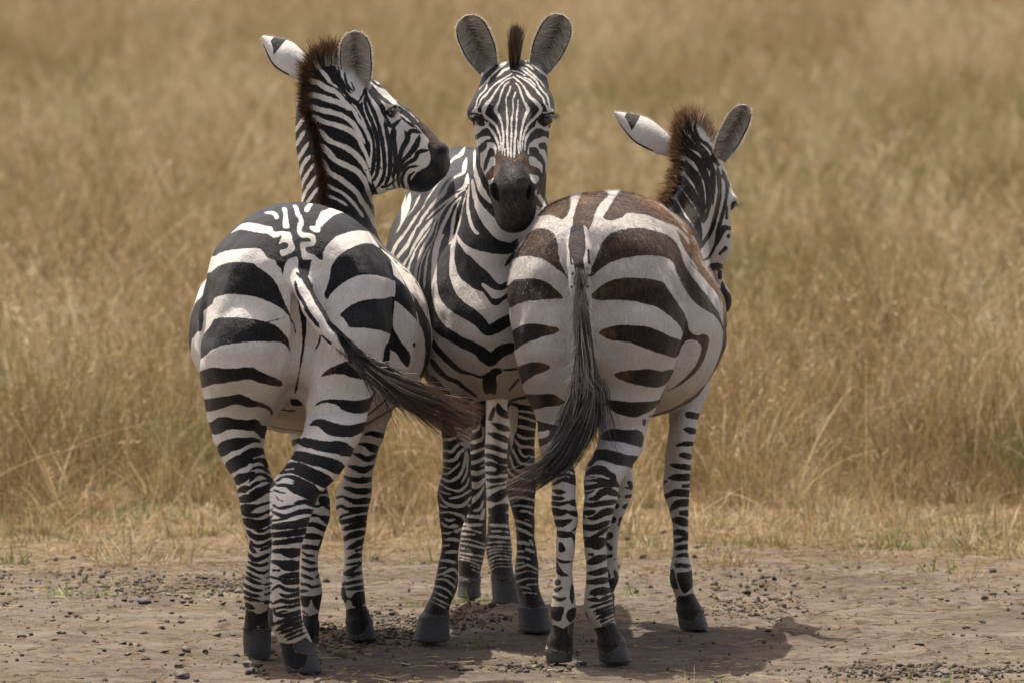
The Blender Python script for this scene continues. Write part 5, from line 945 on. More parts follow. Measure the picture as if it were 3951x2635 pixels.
def mane(o, info, Z, crest, n, spread, root_w, tipc, rustc, wild=0.25, parts=('neck', 'head')):
    """crest rows: (X, Y, depth, dirx, diry, dirz, length_m); hair roots are laid on the neck itself"""
    C = np.array([[*zat(Z, r[0], r[1], r[2]), *unit(r[3:6]), r[6]] for r in crest])
    s = np.linspace(0, 1, len(C)); t = rng.uniform(0, 1, n)
    g = np.stack([np.interp(t, s, C[:, i]) for i in range(7)], 1)
    tree = snap_tree(info, parts)
    p = g[:, :3] + rng.normal(size=(n, 3)) * spread
    roots = np.zeros((n, 3)); st = np.zeros(n)
    for i in range(n):
        c, k, _ = tree.find(p[i]); roots[i] = c; st[i] = info['stripe'][k]
    roots += (p - roots) * np.clip(0.012 / np.maximum(np.linalg.norm(p - roots, axis=1), 1e-6), 0, 1)[:, None]
    tilt = (p - g[:, :3]) / max(spread, 1e-6)
    clump = np.sin(t * 190)[:, None] * np.array([0.5, 0.2, 0.3]) * 0.25 * min(wild * 4, 1)
    d = unit(g[:, 3:6] + rng.normal(size=(n, 3)) * wild * 0.5 + clump + tilt * (0.12 if wild > 0.1 else 0.03))
    L = g[:, 6] * rng.uniform(0.7, 1.12, n)
    m = 6; u = np.linspace(0, 1, m)
    bend = rng.normal(size=(n, 3)) * (0.15 if wild > 0.1 else 0.05) + np.array([0, 0, -0.12])
    path = roots[:, None] + d[:, None] * (L[:, None] * u)[..., None] + bend[:, None] * (L[:, None] * u ** 2)[..., None]
    dk = (st > 0)[:, None, None]
    rc = np.where(dk, np.array((0.018, 0.014, 0.012)), np.array((0.62, 0.54, 0.44)))
    rust = rng.uniform(0, 1, (n, 1, 1)) < 0.55
    tc = np.where(rust, np.array(rustc), np.array(tipc))
    w = np.clip((u - root_w) / 0.25, 0, 1)[None, :, None]
    cols = (rc * (1 - w) + tc * w) * rng.uniform(0.6, 1.3, (n, 1, 1))
    return ribbons(path, rng.uniform(0.0005, 0.0010, n), cols)

def tail_hair(guide, n, t0, t1, cols, hw=(0.0005, 0.0011), curl=0.35, flat=0.6, pale=0.12):
    """guide rows: (Z, X, Y, depth, spread_px)"""
    G = np.array([[*zat(Z, x, y, d), s / ZOOM[Z][2] / 1440.0] for Z, x, y, d, s in guide])
    G = catmull(np.hstack([G[:, :3], G[:, 3:]]), step=0.01)
    seg = np.linalg.norm(np.diff(G[:, :3], axis=0), axis=1); s = np.concatenate([[0], np.cumsum(seg)]); s /= s[-1]
    m = 14
    a = rng.uniform(t0[0], t0[1], n); b = np.minimum(a + rng.uniform(t1[0], t1[1], n), 1.02)
    u = a[:, None] + (b - a)[:, None] * np.linspace(0, 1, m)[None]
    P = np.stack([np.interp(u, s, G[:, i]) for i in range(4)], -1)
    e = 1e-2
    T = unit(np.stack([np.interp(u + e, s, G[:, i]) - np.interp(u - e, s, G[:, i]) for i in range(3)], -1))
    N1 = unit(np.cross(T, np.array([0, 1.0, 0]))); N2 = np.array([0, 1.0, 0])
    r = np.sqrt(rng.uniform(0, 1, n)); th = rng.uniform(0, 2 * np.pi, n)
    w = rng.normal(size=(n, 1)) * curl * np.linspace(0, 1, m)[None] ** 2
    off = ((r * np.cos(th))[:, None] + w)[..., None] * N1 + ((r * np.sin(th))[:, None] * flat)[..., None] * N2
    path = P[..., :3] + off * P[..., 3:4]
    path += np.sin(u * 14 + th[:, None] * 3)[..., None] * N1 * 0.004
    ks = np.array([c[0] for c in cols]); cc = np.array([c[1] for c in cols])
    base = np.stack([np.interp(u, ks, cc[:, i]) for i in range(3)], -1)
    pale = (rng.uniform(0, 1, n) < pale)[:, None, None] * np.clip(1.05 - u * 1.25, 0, 1)[..., None]
    base = base * (1 - pale) + np.array((0.60, 0.53, 0.42)) * pale
    return ribbons(path, rng.uniform(*hw, n), base * rng.uniform(0.5, 1.5, (n, 1, 1)))

def fuzz(info, parts, n, length, w=0.00035, pick=None, lift=0.55, lay=(0, 0, -1), tint=None):
    """short lying coat hair on the visible side of some parts"""
    k = np.isin(info['lab'], [info['names'].index(p) for p in parts]) & (info['nrm'][:, 1] < 0.3)
    if pick is not None: k &= pick(info)
    k = rng.choice(np.where(k)[0], n)
    p = info['co'][k] + rng.normal(size=(n, 3)) * 0.0015; nn = info['nrm'][k]
    lay = np.asarray(lay, float); tng = unit(lay - nn * (nn @ lay)[:, None]) + rng.normal(size=(n, 3)) * 0.3
    d = unit(nn * lift + tng)
    L = length * rng.uniform(0.6, 1.2, n); u = np.linspace(0, 1, 3)
    path = p[:, None] + d[:, None] * (L[:, None] * u)[..., None]
    dk = info['stripe'][k] > 0
    c = np.where(dk[:, None], info['D'][k] * 1.5, info['W'][k] * 0.8)
    if tint is not None: c = np.where((dk & (rng.uniform(size=n) < 0.5))[:, None], tint, c)
    c = c * rng.uniform(0.6, 1.3, (n, 1))
    return ribbons(path, np.full(n, w), np.repeat(c[:, None], 3, 1))

def eyeball(o, c, r):
    import bmesh
    bm = bmesh.new(); bmesh.ops.create_uvsphere(bm, u_segments=24, v_segments=16, radius=r)
    me = bpy.data.meshes.new('eye'); bm.to_mesh(me); bm.free()
    me.polygons.foreach_set('use_smooth', np.ones(len(me.polygons), bool)); me.materials.append(EYE)
    e = link('eye', me, o); e.location = c
    return e

def lashes(c, d, n, length, fan=0.6):
    r0 = np.asarray(c) + rng.normal(size=(n, 3)) * np.array([0.008, 0.008, 0.002])
    dd = unit(np.asarray(d, float) + rng.normal(size=(n, 3)) * fan * 0.5)
    u = np.linspace(0, 1, 5); L = length * rng.uniform(0.6, 1.1, n)
    path = r0[:, None] + dd[:, None] * (L[:, None] * u)[..., None] + np.array([0, 0, -0.5])[None, None] * (L[:, None] * u ** 2)[..., None]
    return ribbons(path, np.full(n, 0.0004), np.full((n, 5, 3), 0.012))

# ---- left zebra, seen from behind, head turned right
WHITE_A, DARK_A = (0.78, 0.735, 0.67), (0.0085, 0.008, 0.0095)
oA, iA = build_zebra('A', 'dark striped zebra seen from behind, head turned in profile, long tail swishing right', shape_A(), MARKS_A, WHITE_A, DARK_A,
    [(('rump', 'legLH', 'legRH'), 'Z1', '600,860,30 650,900,30 660,970,30; 560,1130,45 610,1150,30; 850,1090,40 900,1060,30; 640,700,24 655,740,20; 480,1270,24 545,1310,24', (0.05, 0.028, 0.015), 10),
     (('head',), 'Z3', '1235,700,26 1300,780,30 1330,850,20; 1200,1180,16', (0.09, 0.05, 0.028), 14), (('head',), 'Z3', '1330,900,40 1400,960,40; 1300,1060,40', (0.034, 0.026, 0.023), 14)],
    ('head', 'neck', 'rump', 'legLH', 'legRH', 'legLF', 'legRF', 'hoof', 'tail'), ('head',),
    [(zat('Z3', 795, 500, 0.475), zat('Z3', 770, 38, 0.44), 0.042, (0.12, -1, 0.0), 'front'),
     (zat('Z3', 430, 345, 0.50), zat('Z3', 112, 80, 0.50), 0.046, (-0.2, 0.75, -0.45), 'back')])
hair_object('mane', oA, [mane(oA, iA, 'Z3', [(655, 285, 0.50, 0.05, -0.1, 1, 0.06), (600, 280, 0.48, -0.05, -0.1, 1, 0.075), (530, 285, 0.47, -0.2, -0.2, 1, 0.065), (470, 330, 0.45, -0.6, -0.3, 0.7, 0.045), (430, 420, 0.44, -0.9, -0.5, 0.3, 0.038), (412, 520, 0.43, -0.95, -0.5, 0.1, 0.035),
    (405, 610, 0.42, -0.6, -0.9, 0.0, 0.035), (445, 720, 0.42, -0.1, -1, -0.1, 0.035), (485, 850, 0.42, 0.0, -1, -0.1, 0.035), (515, 1000, 0.43, 0.0, -1, -0.2, 0.035), (530, 1130, 0.43, 0, -1, -0.2, 0.035), (535, 1290, 0.43, 0, -1, -0.2, 0.035)],
    6500, 0.0075, 0.30, (0.022, 0.014, 0.011), (0.13, 0.06, 0.028), wild=0.2)])
hair_object('tail_hair', oA, [
    tail_hair([('Z1', 722, 470, -0.68, 20), ('Z1', 790, 650, -0.72, 26), ('Z1', 870, 790, -0.735, 30), ('Z1', 960, 890, -0.74, 36), ('Z1', 1080, 1000, -0.75, 46), ('Z1', 1220, 1105, -0.76, 66), ('Z1', 1380, 1205, -0.76, 92), ('Z1', 1560, 1300, -0.76, 112), ('Z1', 1800, 1410, -0.76, 120)],
              1050, (0.40, 0.68), (0.04, 0.50), [(0, (0.02, 0.018, 0.018)), (0.5, (0.035, 0.028, 0.024)), (0.75, (0.075, 0.044, 0.03)), (1, (0.12, 0.065, 0.042))], pale=0.38),
    tail_hair([('Z1', 722, 470, -0.69, 24), ('Z1', 790, 650, -0.72, 27), ('Z1', 870, 790, -0.735, 30), ('Z1', 960, 890, -0.74, 36), ('Z1', 1080, 1000, -0.75, 40), ('Z1', 1220, 1105, -0.76, 55)], 1500, (0.50, 0.95), (0.06, 0.16),
              [(0, (0.05, 0.045, 0.04)), (1, (0.035, 0.03, 0.027))], curl=0.6, hw=(0.0005, 0.0010), pale=0.75),
    tail_hair([('Z1', 850, 740, -0.725, 10), ('Z1', 960, 860, -0.745, 22), ('Z1', 1080, 980, -0.76, 26), ('Z1', 1220, 1090, -0.765, 36)], 500, (0.0, 0.6), (0.2, 0.4), [(0, (0.02, 0.02, 0.022)), (1, (0.03, 0.025, 0.024))]),
    tail_hair([('Z1', 960, 890, -0.74, 40), ('Z1', 1120, 1050, -0.75, 60), ('Z1', 1230, 1200, -0.76, 80), ('Z1', 1330, 1370, -0.76, 110), ('Z1', 1420, 1560, -0.76, 150)], 90, (0.0, 0.35), (0.3, 0.65), [(0, (0.02, 0.02, 0.02)), (1, (0.02, 0.015, 0.012))])])
eyeball(oA, zat('Z3', 1032, 608, 0.555 - 0.066), 0.0155); eyeball(oA, zat('Z3', 1032, 608, 0.555 + 0.066), 0.0155)
hair_object('eyelashes', oA, [lashes(zat('Z3', 1050, 590, 0.475), (0.6, -0.6, -0.3), 60, 0.018)])

# ---- middle zebra, facing the viewer
WHITE_B, DARK_B = (0.66, 0.62, 0.56), (0.0105, 0.0095, 0.0095)
oB, iB = build_zebra('B', 'zebra facing the viewer between the other two, narrow striped face and dark muzzle', shape_B(), MARKS_B, WHITE_B, DARK_B,
    [(('head',), 'F2', '470,350,40 450,480,30 430,600,20; 880,350,40 925,470,26 950,560,16; 560,340,16 700,400,14 820,330,20; 380,560,34 360,620,30; 1000,520,40', (0.20, 0.112, 0.055), 14),
     (('head',), 'F2', '640,470,60 700,600,70', (0.075, 0.069, 0.067), 14),
     (('head',), 'F2', '700,1100,170 700,1280,140', (0.055, 0.042, 0.033), 18), (('head',), 'F2', '380,1000,20 430,1150,24 500,1300,20; 1010,1050,18 990,1200,24 900,1330,20; 400,780,20 960,760,20', (0.07, 0.058, 0.048), 14),
     (('neck', 'torso'), 'Z4', '150,1050,80 100,1250,90; 60,1450,120', (0.028, 0.027, 0.031), 12)],
    ('head', 'neck', 'torso', 'legLH', 'legRH', 'legLF', 'legRF', 'hoof'), ('head',),
    [(zat('Z4', 392, 455, 0.15), zat('Z4', 238, 104, 0.10), 0.043, (0.12, -1, -0.05), 'front'),
     (zat('Z4', 702, 455, 0.15), zat('Z4', 862, 98, 0.10), 0.043, (-0.12, -1, -0.05), 'front')])
hair_object('mane', oB, [mane(oB, iB, 'Z4', [(543, 440, 0.10, 0, -0.15, 1, 0.055), (552, 410, 0.13, 0.0, -0.05, 1, 0.095), (555, 390, 0.16, 0, 0, 1, 0.10), (560, 385, 0.20, 0.05, 0.1, 1, 0.10), (562, 385, 0.26, 0.05, 0.2, 1, 0.10), (560, 400, 0.32, 0.05, 0.4, 1, 0.09)],
    2200, 0.0042, 0.18, (0.018, 0.012, 0.010), (0.09, 0.045, 0.024), wild=0.05)])
for sx, x in ((-1, 336), (1, 754)):
    eyeball(oB, zat('Z4', x, 764, -0.006), 0.0185)
hair_object('eyelashes', oB, [lashes(zat('Z4', 305, 738, -0.045), (-1, -0.5, 0.1), 90, 0.022)])
hair_object('eyelashes', oB, [lashes(zat('Z4', 783, 735, -0.045), (1, -0.5, 0.1), 90, 0.022)])
hair_object('whiskers', oB, [lashes(zat('Z4', 400, 1330, -0.10), (-0.3, -1, 0.2), 24, 0.03, 1.0)])
hair_object('whiskers', oB, [lashes(zat('Z4', 690, 1330, -0.10), (0.3, -1, 0.2), 24, 0.03, 1.0)])

# ---- right zebra, young and brownish, seen from behind
WHITE_C, DARK_C = (0.62, 0.58, 0.535), (0.021, 0.0145, 0.0115)
oC, iC = build_zebra('C', 'young brown tinged zebra seen from behind, round belly, tail hanging to the left', shape_C(), MARKS_C, WHITE_C, DARK_C,
    [(('rump', 'torso'), 'Z6', '900,110,40 1020,160,50 1120,260,50 1200,360,60 1270,460,60 1330,580,50 1380,700,50 1405,800,40; 560,110,30 620,90,30; 380,160,50', (0.20, 0.10, 0.042), 18),
     (('rump', 'torso'), 'Z6', '600,150,70 560,260,50 540,380,30; 800,150,80; 800,380,60 950,370,60 1080,440,50; 280,370,60; 380,160,50', (0.085, 0.055, 0.036), 20),
     (('rump', 'legLH', 'legRH'), 'Z6', '620,690,40 650,660,30; 690,920,45; 790,1170,50; 360,900,40; 310,1130,40; 400,1320,40; 400,690,30', (0.095, 0.058, 0.032), 14)],
    ('head', 'neck', 'rump', 'legLH', 'legRH', 'legLF', 'legRF', 'hoof', 'tail'), ('head',),
    [(zat('Z8', 505, 400, 0.89), zat('Z8', 118, 150, 0.88), 0.043, (-0.2, 0.75, -0.45), 'back'),
     (zat('Z8', 822, 470, 0.87), zat('Z8', 1008, 100, 0.84), 0.034, (0.35, -1, -0.1), 'front')])
hair_object('mane', oC, [mane(oC, iC, 'Z8', [(745, 345, 0.92, 0.5, 0, 0.9, 0.035), (700, 290, 0.91, 0.2, 0, 1, 0.042), (640, 235, 0.90, 0.1, -0.1, 1, 0.048), (580, 240, 0.88, -0.2, -0.2, 1, 0.045), (540, 320, 0.86, -0.7, -0.4, 0.7, 0.036), (515, 420, 0.84, -0.85, -0.5, 0.4, 0.034),
    (490, 520, 0.82, -0.8, -0.6, 0.35, 0.042), (460, 620, 0.80, -0.75, -0.7, 0.3, 0.045), (425, 700, 0.78, -0.6, -0.8, 0.35, 0.045), (400, 770, 0.76, -0.6, -0.8, 0.4, 0.05)],
    7500, 0.011, 0.42, (0.16, 0.10, 0.06), (0.30, 0.17, 0.085), wild=0.2)])
hair_object('tail_hair', oC, [
    tail_hair([('Z6', 530, 560, -0.53, 30), ('Z6', 540, 760, -0.545, 38), ('Z6', 550, 950, -0.55, 50), ('Z6', 560, 1120, -0.55, 72), ('Z6', 565, 1300, -0.55, 92), ('Z7', 1120, 20, -0.55, 100), ('Z7', 1075, 130, -0.55, 92), ('Z7', 1000, 250, -0.56, 85), ('Z7', 890, 340, -0.56, 75), ('Z7', 770, 410, -0.56, 70), ('Z7', 640, 470, -0.56, 62)],
              2600, (0.10, 0.50), (0.22, 0.52), [(0, (0.05, 0.046, 0.046)), (0.5, (0.03, 0.029, 0.032)), (0.7, (0.024, 0.023, 0.026)), (0.84, (0.05, 0.04, 0.036)), (1, (0.20, 0.13, 0.105))], pale=0.36),
    tail_hair([('Z6', 528, 380, -0.47, 40), ('Z6', 528, 560, -0.53, 36), ('Z6', 535, 760, -0.545, 38), ('Z6', 545, 950, -0.55, 42), ('Z6', 550, 1150, -0.555, 56), ('Z6', 560, 1350, -0.565, 80)], 4200, (0.0, 0.8), (0.06, 0.2), [(0, (0.10, 0.085, 0.07)), (0.4, (0.30, 0.26, 0.22)), (1, (0.30, 0.27, 0.235))], curl=0.6, hw=(0.0004, 0.0008)),
    tail_hair([('Z6', 560, 1100, -0.55, 60), ('Z6', 620, 1300, -0.55, 100), ('Z7', 1240, 0, -0.55, 70), ('Z7', 1265, 160, -0.55, 60), ('Z7', 1300, 330, -0.55, 80)], 110, (0.0, 0.3), (0.3, 0.7), [(0, (0.02, 0.02, 0.022)), (1, (0.03, 0.026, 0.026))])])
eyeball(oC, zat('Z8', 897, 768, 0.995), 0.017)
hair_object('eyelashes', oC, [lashes(zat('Z8', 915, 750, 0.98), (1, -0.3, -0.4), 60, 0.02)])
hair_object('coat_hair', oC, [fuzz(iC, ('rump', 'torso', 'legLH', 'legRH'), 90000, 0.008, w=0.00022, lift=0.28, tint=(0.12, 0.065, 0.035), pick=lambda i: i['co'][:, 2] > 0.95)])
print('zebras', round(time.time() - T0, 1))
# ---------------------------------------------------------------- ground
def value_noise(x, y, scale, seed, oct=4, gain=0.5):
    out = np.zeros(np.broadcast(x, y).shape); amp = 1.0; tot = 0
    for o in range(oct):
        g = np.random.default_rng(seed + o).uniform(-1, 1, (256, 256))
        fx = x * scale; fy = y * scale
        i = np.floor(fx).astype(int); j = np.floor(fy).astype(int); a = fx - i; b = fy - j
        a = a * a * (3 - 2 * a); b = b * b * (3 - 2 * b); i &= 255; j &= 255; i1 = (i + 1) & 255; j1 = (j + 1) & 255
        out += amp * ((g[i, j] * (1 - a) + g[i1, j] * a) * (1 - b) + (g[i, j1] * (1 - a) + g[i1, j1] * a) * b)
        tot += amp; amp *= gain; scale *= 2.03
    return out / tot

def ground_z(x, y):
    n1 = value_noise(x, y, 1.1, 11, 3); n2 = value_noise(x, y, 9.0, 21, 4, 0.6); n3 = value_noise(x * 0.6, y, 3.0, 31, 3)
    near = np.clip((9.0 - y) / 4, 0.25, 1)
    clod = np.clip(value_noise(x, y, 16, 61, 3) - 0.28, 0, 1) * np.clip(value_noise(x, y, 1.3, 71, 2) + 0.35, 0, 1)
    z = 0.010 * n1 + 0.007 * n3 + 0.0095 * n2 * near + 0.038 * clod * near - 0.006
    far = np.clip((y - 6) / 30, 0, 1)
    return z + far * 0.10 * value_noise(x, y, 0.06, 41, 2)

def axis_samples(parts):
    return np.unique(np.concatenate([np.linspace(a, b, n) for a, b, n in parts]))
gx = axis_samples([(-2500, -60, 10), (-60, -3.2, 40), (-3.2, 3.2, 560), (3.2, 60, 40), (60, 2500, 10)])
gy = axis_samples([(-60, -2.4, 30), (-2.4, 5.5, 660), (5.5, 12, 180), (12, 60, 90), (60, 3200, 40)])
GX, GY = np.meshgrid(gx, gy, indexing='ij')
GZ = ground_z(GX, GY)
nx, ny = GX.shape
ii = np.arange(nx - 1)[:, None] * ny + np.arange(ny - 1)[None]
gq = np.stack([ii, ii + ny, ii + ny + 1, ii + 1], -1).reshape(-1, 4)

m = N('dry_earth')
pos = m.n('NewGeometry').outputs['Position']
sep = m.n('SeparateXYZ', {0: pos})
edge = m.math('ADD', sep.outputs['Y'], m.math('MULTIPLY_ADD', m.noise(pos, 1.1, 4), 2.4, -1.2))
grassy = m.n('MapRange', {'Value': edge, 'From Min': 2.6, 'From Max': 4.6}, interpolation_type='SMOOTHSTEP').outputs[0]
flat = m.n('Mapping', {'Vector': pos, 'Scale': (0.5, 1, 1)}).outputs[0]
c = m.ramp(m.noise(flat, 3.2, 6, 0.62), [(0.30, (0.083, 0.063, 0.047)), (0.5, (0.148, 0.118, 0.090)), (0.72, (0.215, 0.177, 0.138))])
c = m.mix(m.n('MapRange', {'Value': m.noise(flat, 14, 5, 0.7), 'From Min': 0.47, 'From Max': 0.62, 'To Max': 0.75}).outputs[0], c, (0.075, 0.057, 0.043))
c = m.mix(m.n('MapRange', {'Value': m.noise(flat, 48, 4, 0.75), 'From Min': 0.54, 'From Max': 0.70, 'To Max': 0.5}).outputs[0], c, (0.29, 0.24, 0.175))
c = m.mix(m.n('MapRange', {'Value': m.noise(pos, 150, 3, 0.7), 'From Min': 0.58, 'From Max': 0.68, 'To Max': 0.6}).outputs[0], c, (0.05, 0.038, 0.028))
c = m.mix(m.n('MapRange', {'Value': m.noise(pos, 2.1, 3, 0.6), 'From Min': 0.55, 'From Max': 0.75, 'To Max': 0.35}).outputs[0], c, (0.23, 0.172, 0.105))
gcol = m.ramp(m.noise(pos, 20, 5, 0.7), [(0.3, (0.12, 0.083, 0.042)), (0.55, (0.21, 0.15, 0.08)), (0.75, (0.30, 0.235, 0.135))])
c = m.mix(grassy, c, gcol)
bn = m.n('Bump', {'Height': m.noise(flat, 90, 6, 0.75), 'Strength': 1.0, 'Distance': 0.010})
bn2 = m.n('Bump', {'Height': m.noise(pos, 25, 5, 0.7), 'Strength': 0.6, 'Distance': 0.012, 'Normal': bn.outputs[0]})
EARTH = m.out(m.n('BsdfPrincipled', {'Base Color': c, 'Roughness': 0.95, 'Specular IOR Level': 0.15, 'Normal': bn2.outputs[0]}).outputs[0])
o = link('ground', np_mesh('ground', np.stack([GX, GY, GZ], -1).reshape(-1, 3), [gq], EARTH)); tag(o, kind='structure')

# ---------------------------------------------------------------- grass
def grass_material(name, tops, base):
    m = N(name)
    rnd = m.n('ObjectInfo').outputs['Random']; pos = m.n('NewGeometry').outputs['Position']
    h = m.n('Attribute', attribute_name='hgt').outputs['Fac']; b_ = m.n('Attribute', attribute_name='bld').outputs['Fac']
    patch = m.noise(m.n('Mapping', {'Vector': pos, 'Scale': (1, 0.45, 0.2)}).outputs[0], 0.55, 3, 0.55)
    f = m.math('ADD', m.math('MULTIPLY', rnd, 0.30), m.math('ADD', m.math('MULTIPLY', b_, 0.50), m.math('MULTIPLY_ADD', patch, 1.25, -0.53)))
    c = m.ramp(f, tops)
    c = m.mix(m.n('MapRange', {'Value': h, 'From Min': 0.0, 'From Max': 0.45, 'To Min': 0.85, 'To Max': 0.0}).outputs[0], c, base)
    d = m.n('BsdfPrincipled', {'Base Color': c, 'Roughness': 0.55, 'Specular IOR Level': 0.35})
    t = m.n('BsdfTranslucent', {'Color': c})
    return m.out(m.n('MixShader', {0: 0.32, 1: d.outputs[0], 2: t.outputs[0]}).outputs[0])
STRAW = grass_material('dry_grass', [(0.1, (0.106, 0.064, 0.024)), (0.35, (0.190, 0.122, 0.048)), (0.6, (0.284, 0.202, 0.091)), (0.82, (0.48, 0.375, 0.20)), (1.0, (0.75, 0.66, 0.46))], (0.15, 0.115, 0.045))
GREENISH = grass_material('green_grass', [(0.1, (0.075, 0.085, 0.022)), (0.5, (0.140, 0.148, 0.040)), (1.0, (0.29, 0.26, 0.11))], (0.075, 0.08, 0.03))
SHOOT = grass_material('fresh_green_shoots', [(0.1, (0.10, 0.16, 0.028)), (0.6, (0.19, 0.28, 0.05)), (1.0, (0.34, 0.38, 0.12))], (0.12, 0.14, 0.05))

def blades(n, spread, h, lean, w, bend, seg=5, rs=None, heads=0.0):
    r = rs
    a = r.uniform(0, 2 * np.pi, n); rad = spread * np.sqrt(r.uniform(0, 1, n))
    root = np.stack([rad * np.cos(a), rad * np.sin(a), np.full(n, -0.02)], 1)
    dirn = a + r.normal(size=n) * 0.9
    L = h * r.uniform(0.45, 1.15, n)
    ln = lean * r.uniform(0.1, 1.3, n); bd = bend * r.uniform(0, 1.6, n)
    u = np.linspace(0, 1, seg)
    th = ln[:, None] + bd[:, None] * u[None]                 # angle from upright grows along the blade
    ds = L[:, None] / (seg - 1)
    hx = np.concatenate([np.zeros((n, 1)), np.cumsum(np.sin(th[:, 1:]) * ds, 1)], 1)
    hz = np.concatenate([np.zeros((n, 1)), np.cumsum(np.cos(th[:, 1:]) * ds, 1)], 1)
    P = root[:, None] + np.stack([hx * np.cos(dirn)[:, None], hx * np.sin(dirn)[:, None], hz], -1)
    wd = w * r.uniform(0.5, 1.3, n); s = dirn + np.pi / 2 + r.normal(size=n) * 0.6
    taper = 1 - u ** 2 * 0.85
    off = np.stack([np.cos(s), np.sin(s), np.zeros(n)], 1)[:, None] * (wd[:, None] * taper)[..., None]
    v = np.stack([P - off, P + off], 2).reshape(-1, 3)
    base = (np.arange(n) * 2 * seg)[:, None] + 2 * np.arange(seg - 1)[None]
    q = np.stack([base, base + 1, base + 3, base + 2], -1).reshape(-1, 4)
    hg = np.repeat(np.broadcast_to(u, (n, seg)).reshape(-1), 2); bl = np.repeat(r.uniform(0, 1, n), 2 * seg)
    if heads > 0:                                            # seed heads: short tufts of bracts near the tip
        k = np.where(r.uniform(size=n) < heads)[0]; vv, qq, hh, bb = [v], [q], [hg], [bl]; c0 = len(v)
        for j in range(7):
            tip = P[k, -1] * (1 - 0.03 * j) + P[k, -2] * (0.03 * j) if j else P[k, -1]
            t = (P[k, -1] - P[k, -2]); t = t / np.linalg.norm(t, axis=1, keepdims=True)
            st = P[k, -1] - t * (0.012 * j)
            d = unit(t + r.normal(size=t.shape) * 0.55); e = st + d * r.uniform(0.012, 0.028, (len(k), 1))
            sd = unit(np.cross(d, r.normal(size=d.shape))) * 0.0022
            vv.append(np.stack([st - sd, st + sd, e + sd * 0.3, e - sd * 0.3], 1).reshape(-1, 3))
            qq.append(np.arange(len(k) * 4).reshape(-1, 4) + c0); c0 += len(k) * 4
            hh.append(np.ones(len(k) * 4)); bb.append(np.full(len(k) * 4, 0.95))
        v, q, hg, bl = np.concatenate(vv), np.concatenate(qq), np.concatenate(hh), np.concatenate(bb)
    return v, q, hg, bl

def tuft_mesh(name, parts, mat):
    V, Q, Hh, B, k = [], [], [], [], 0
    for v, q, h, b in parts: V.append(v); Q.append(q + k); Hh.append(h); B.append(b); k += len(v)
    return np_mesh(name, np.concatenate(V), [np.concatenate(Q)], mat, smooth=False, attrs={'hgt': np.concatenate(Hh), 'bld': np.concatenate(B)})

rs = np.random.default_rng(5)
protos = bpy.data.collections.new('grass_kinds')
def proto(name, me):
    ob = bpy.data.objects.new(name, me); protos.objects.link(ob); return ob
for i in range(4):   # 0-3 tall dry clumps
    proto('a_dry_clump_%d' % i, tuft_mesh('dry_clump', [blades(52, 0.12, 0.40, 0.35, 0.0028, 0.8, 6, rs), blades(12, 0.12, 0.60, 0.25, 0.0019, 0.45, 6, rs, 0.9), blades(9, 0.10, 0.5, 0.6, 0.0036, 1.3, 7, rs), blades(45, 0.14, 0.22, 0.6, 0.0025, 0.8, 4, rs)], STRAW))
for i in range(2):   # 4-5 greenish clumps
    proto('b_green_clump_%d' % i, tuft_mesh('green_clump', [blades(80, 0.12, 0.36, 0.3, 0.0026, 0.6, 5, rs), blades(30, 0.13, 0.2, 0.6, 0.003, 0.8, 4, rs)], GREENISH))
for i in range(2):   # 6-7 low matted dry grass
    proto('c_low_mat_%d' % i, tuft_mesh('low_mat', [blades(60, 0.10, 0.10, 1.0, 0.0018, 0.6, 4, rs), blades(10, 0.10, 0.22, 0.7, 0.0014, 0.5, 5, rs)], STRAW))
for i in range(2):   # 8-9 low green mats
    proto('d_low_green_%d' % i, tuft_mesh('low_green', [blades(55, 0.09, 0.065, 0.7, 0.0026, 0.8, 4, rs)], GREENISH))
for i in range(2):   # 10-11 sparse long arching stems
    proto('e_long_stem_%d' % i, tuft_mesh('long_stem', [blades(6, 0.05, 0.85, 0.5, 0.0030, 1.1, 10, rs, 0.8)], STRAW))

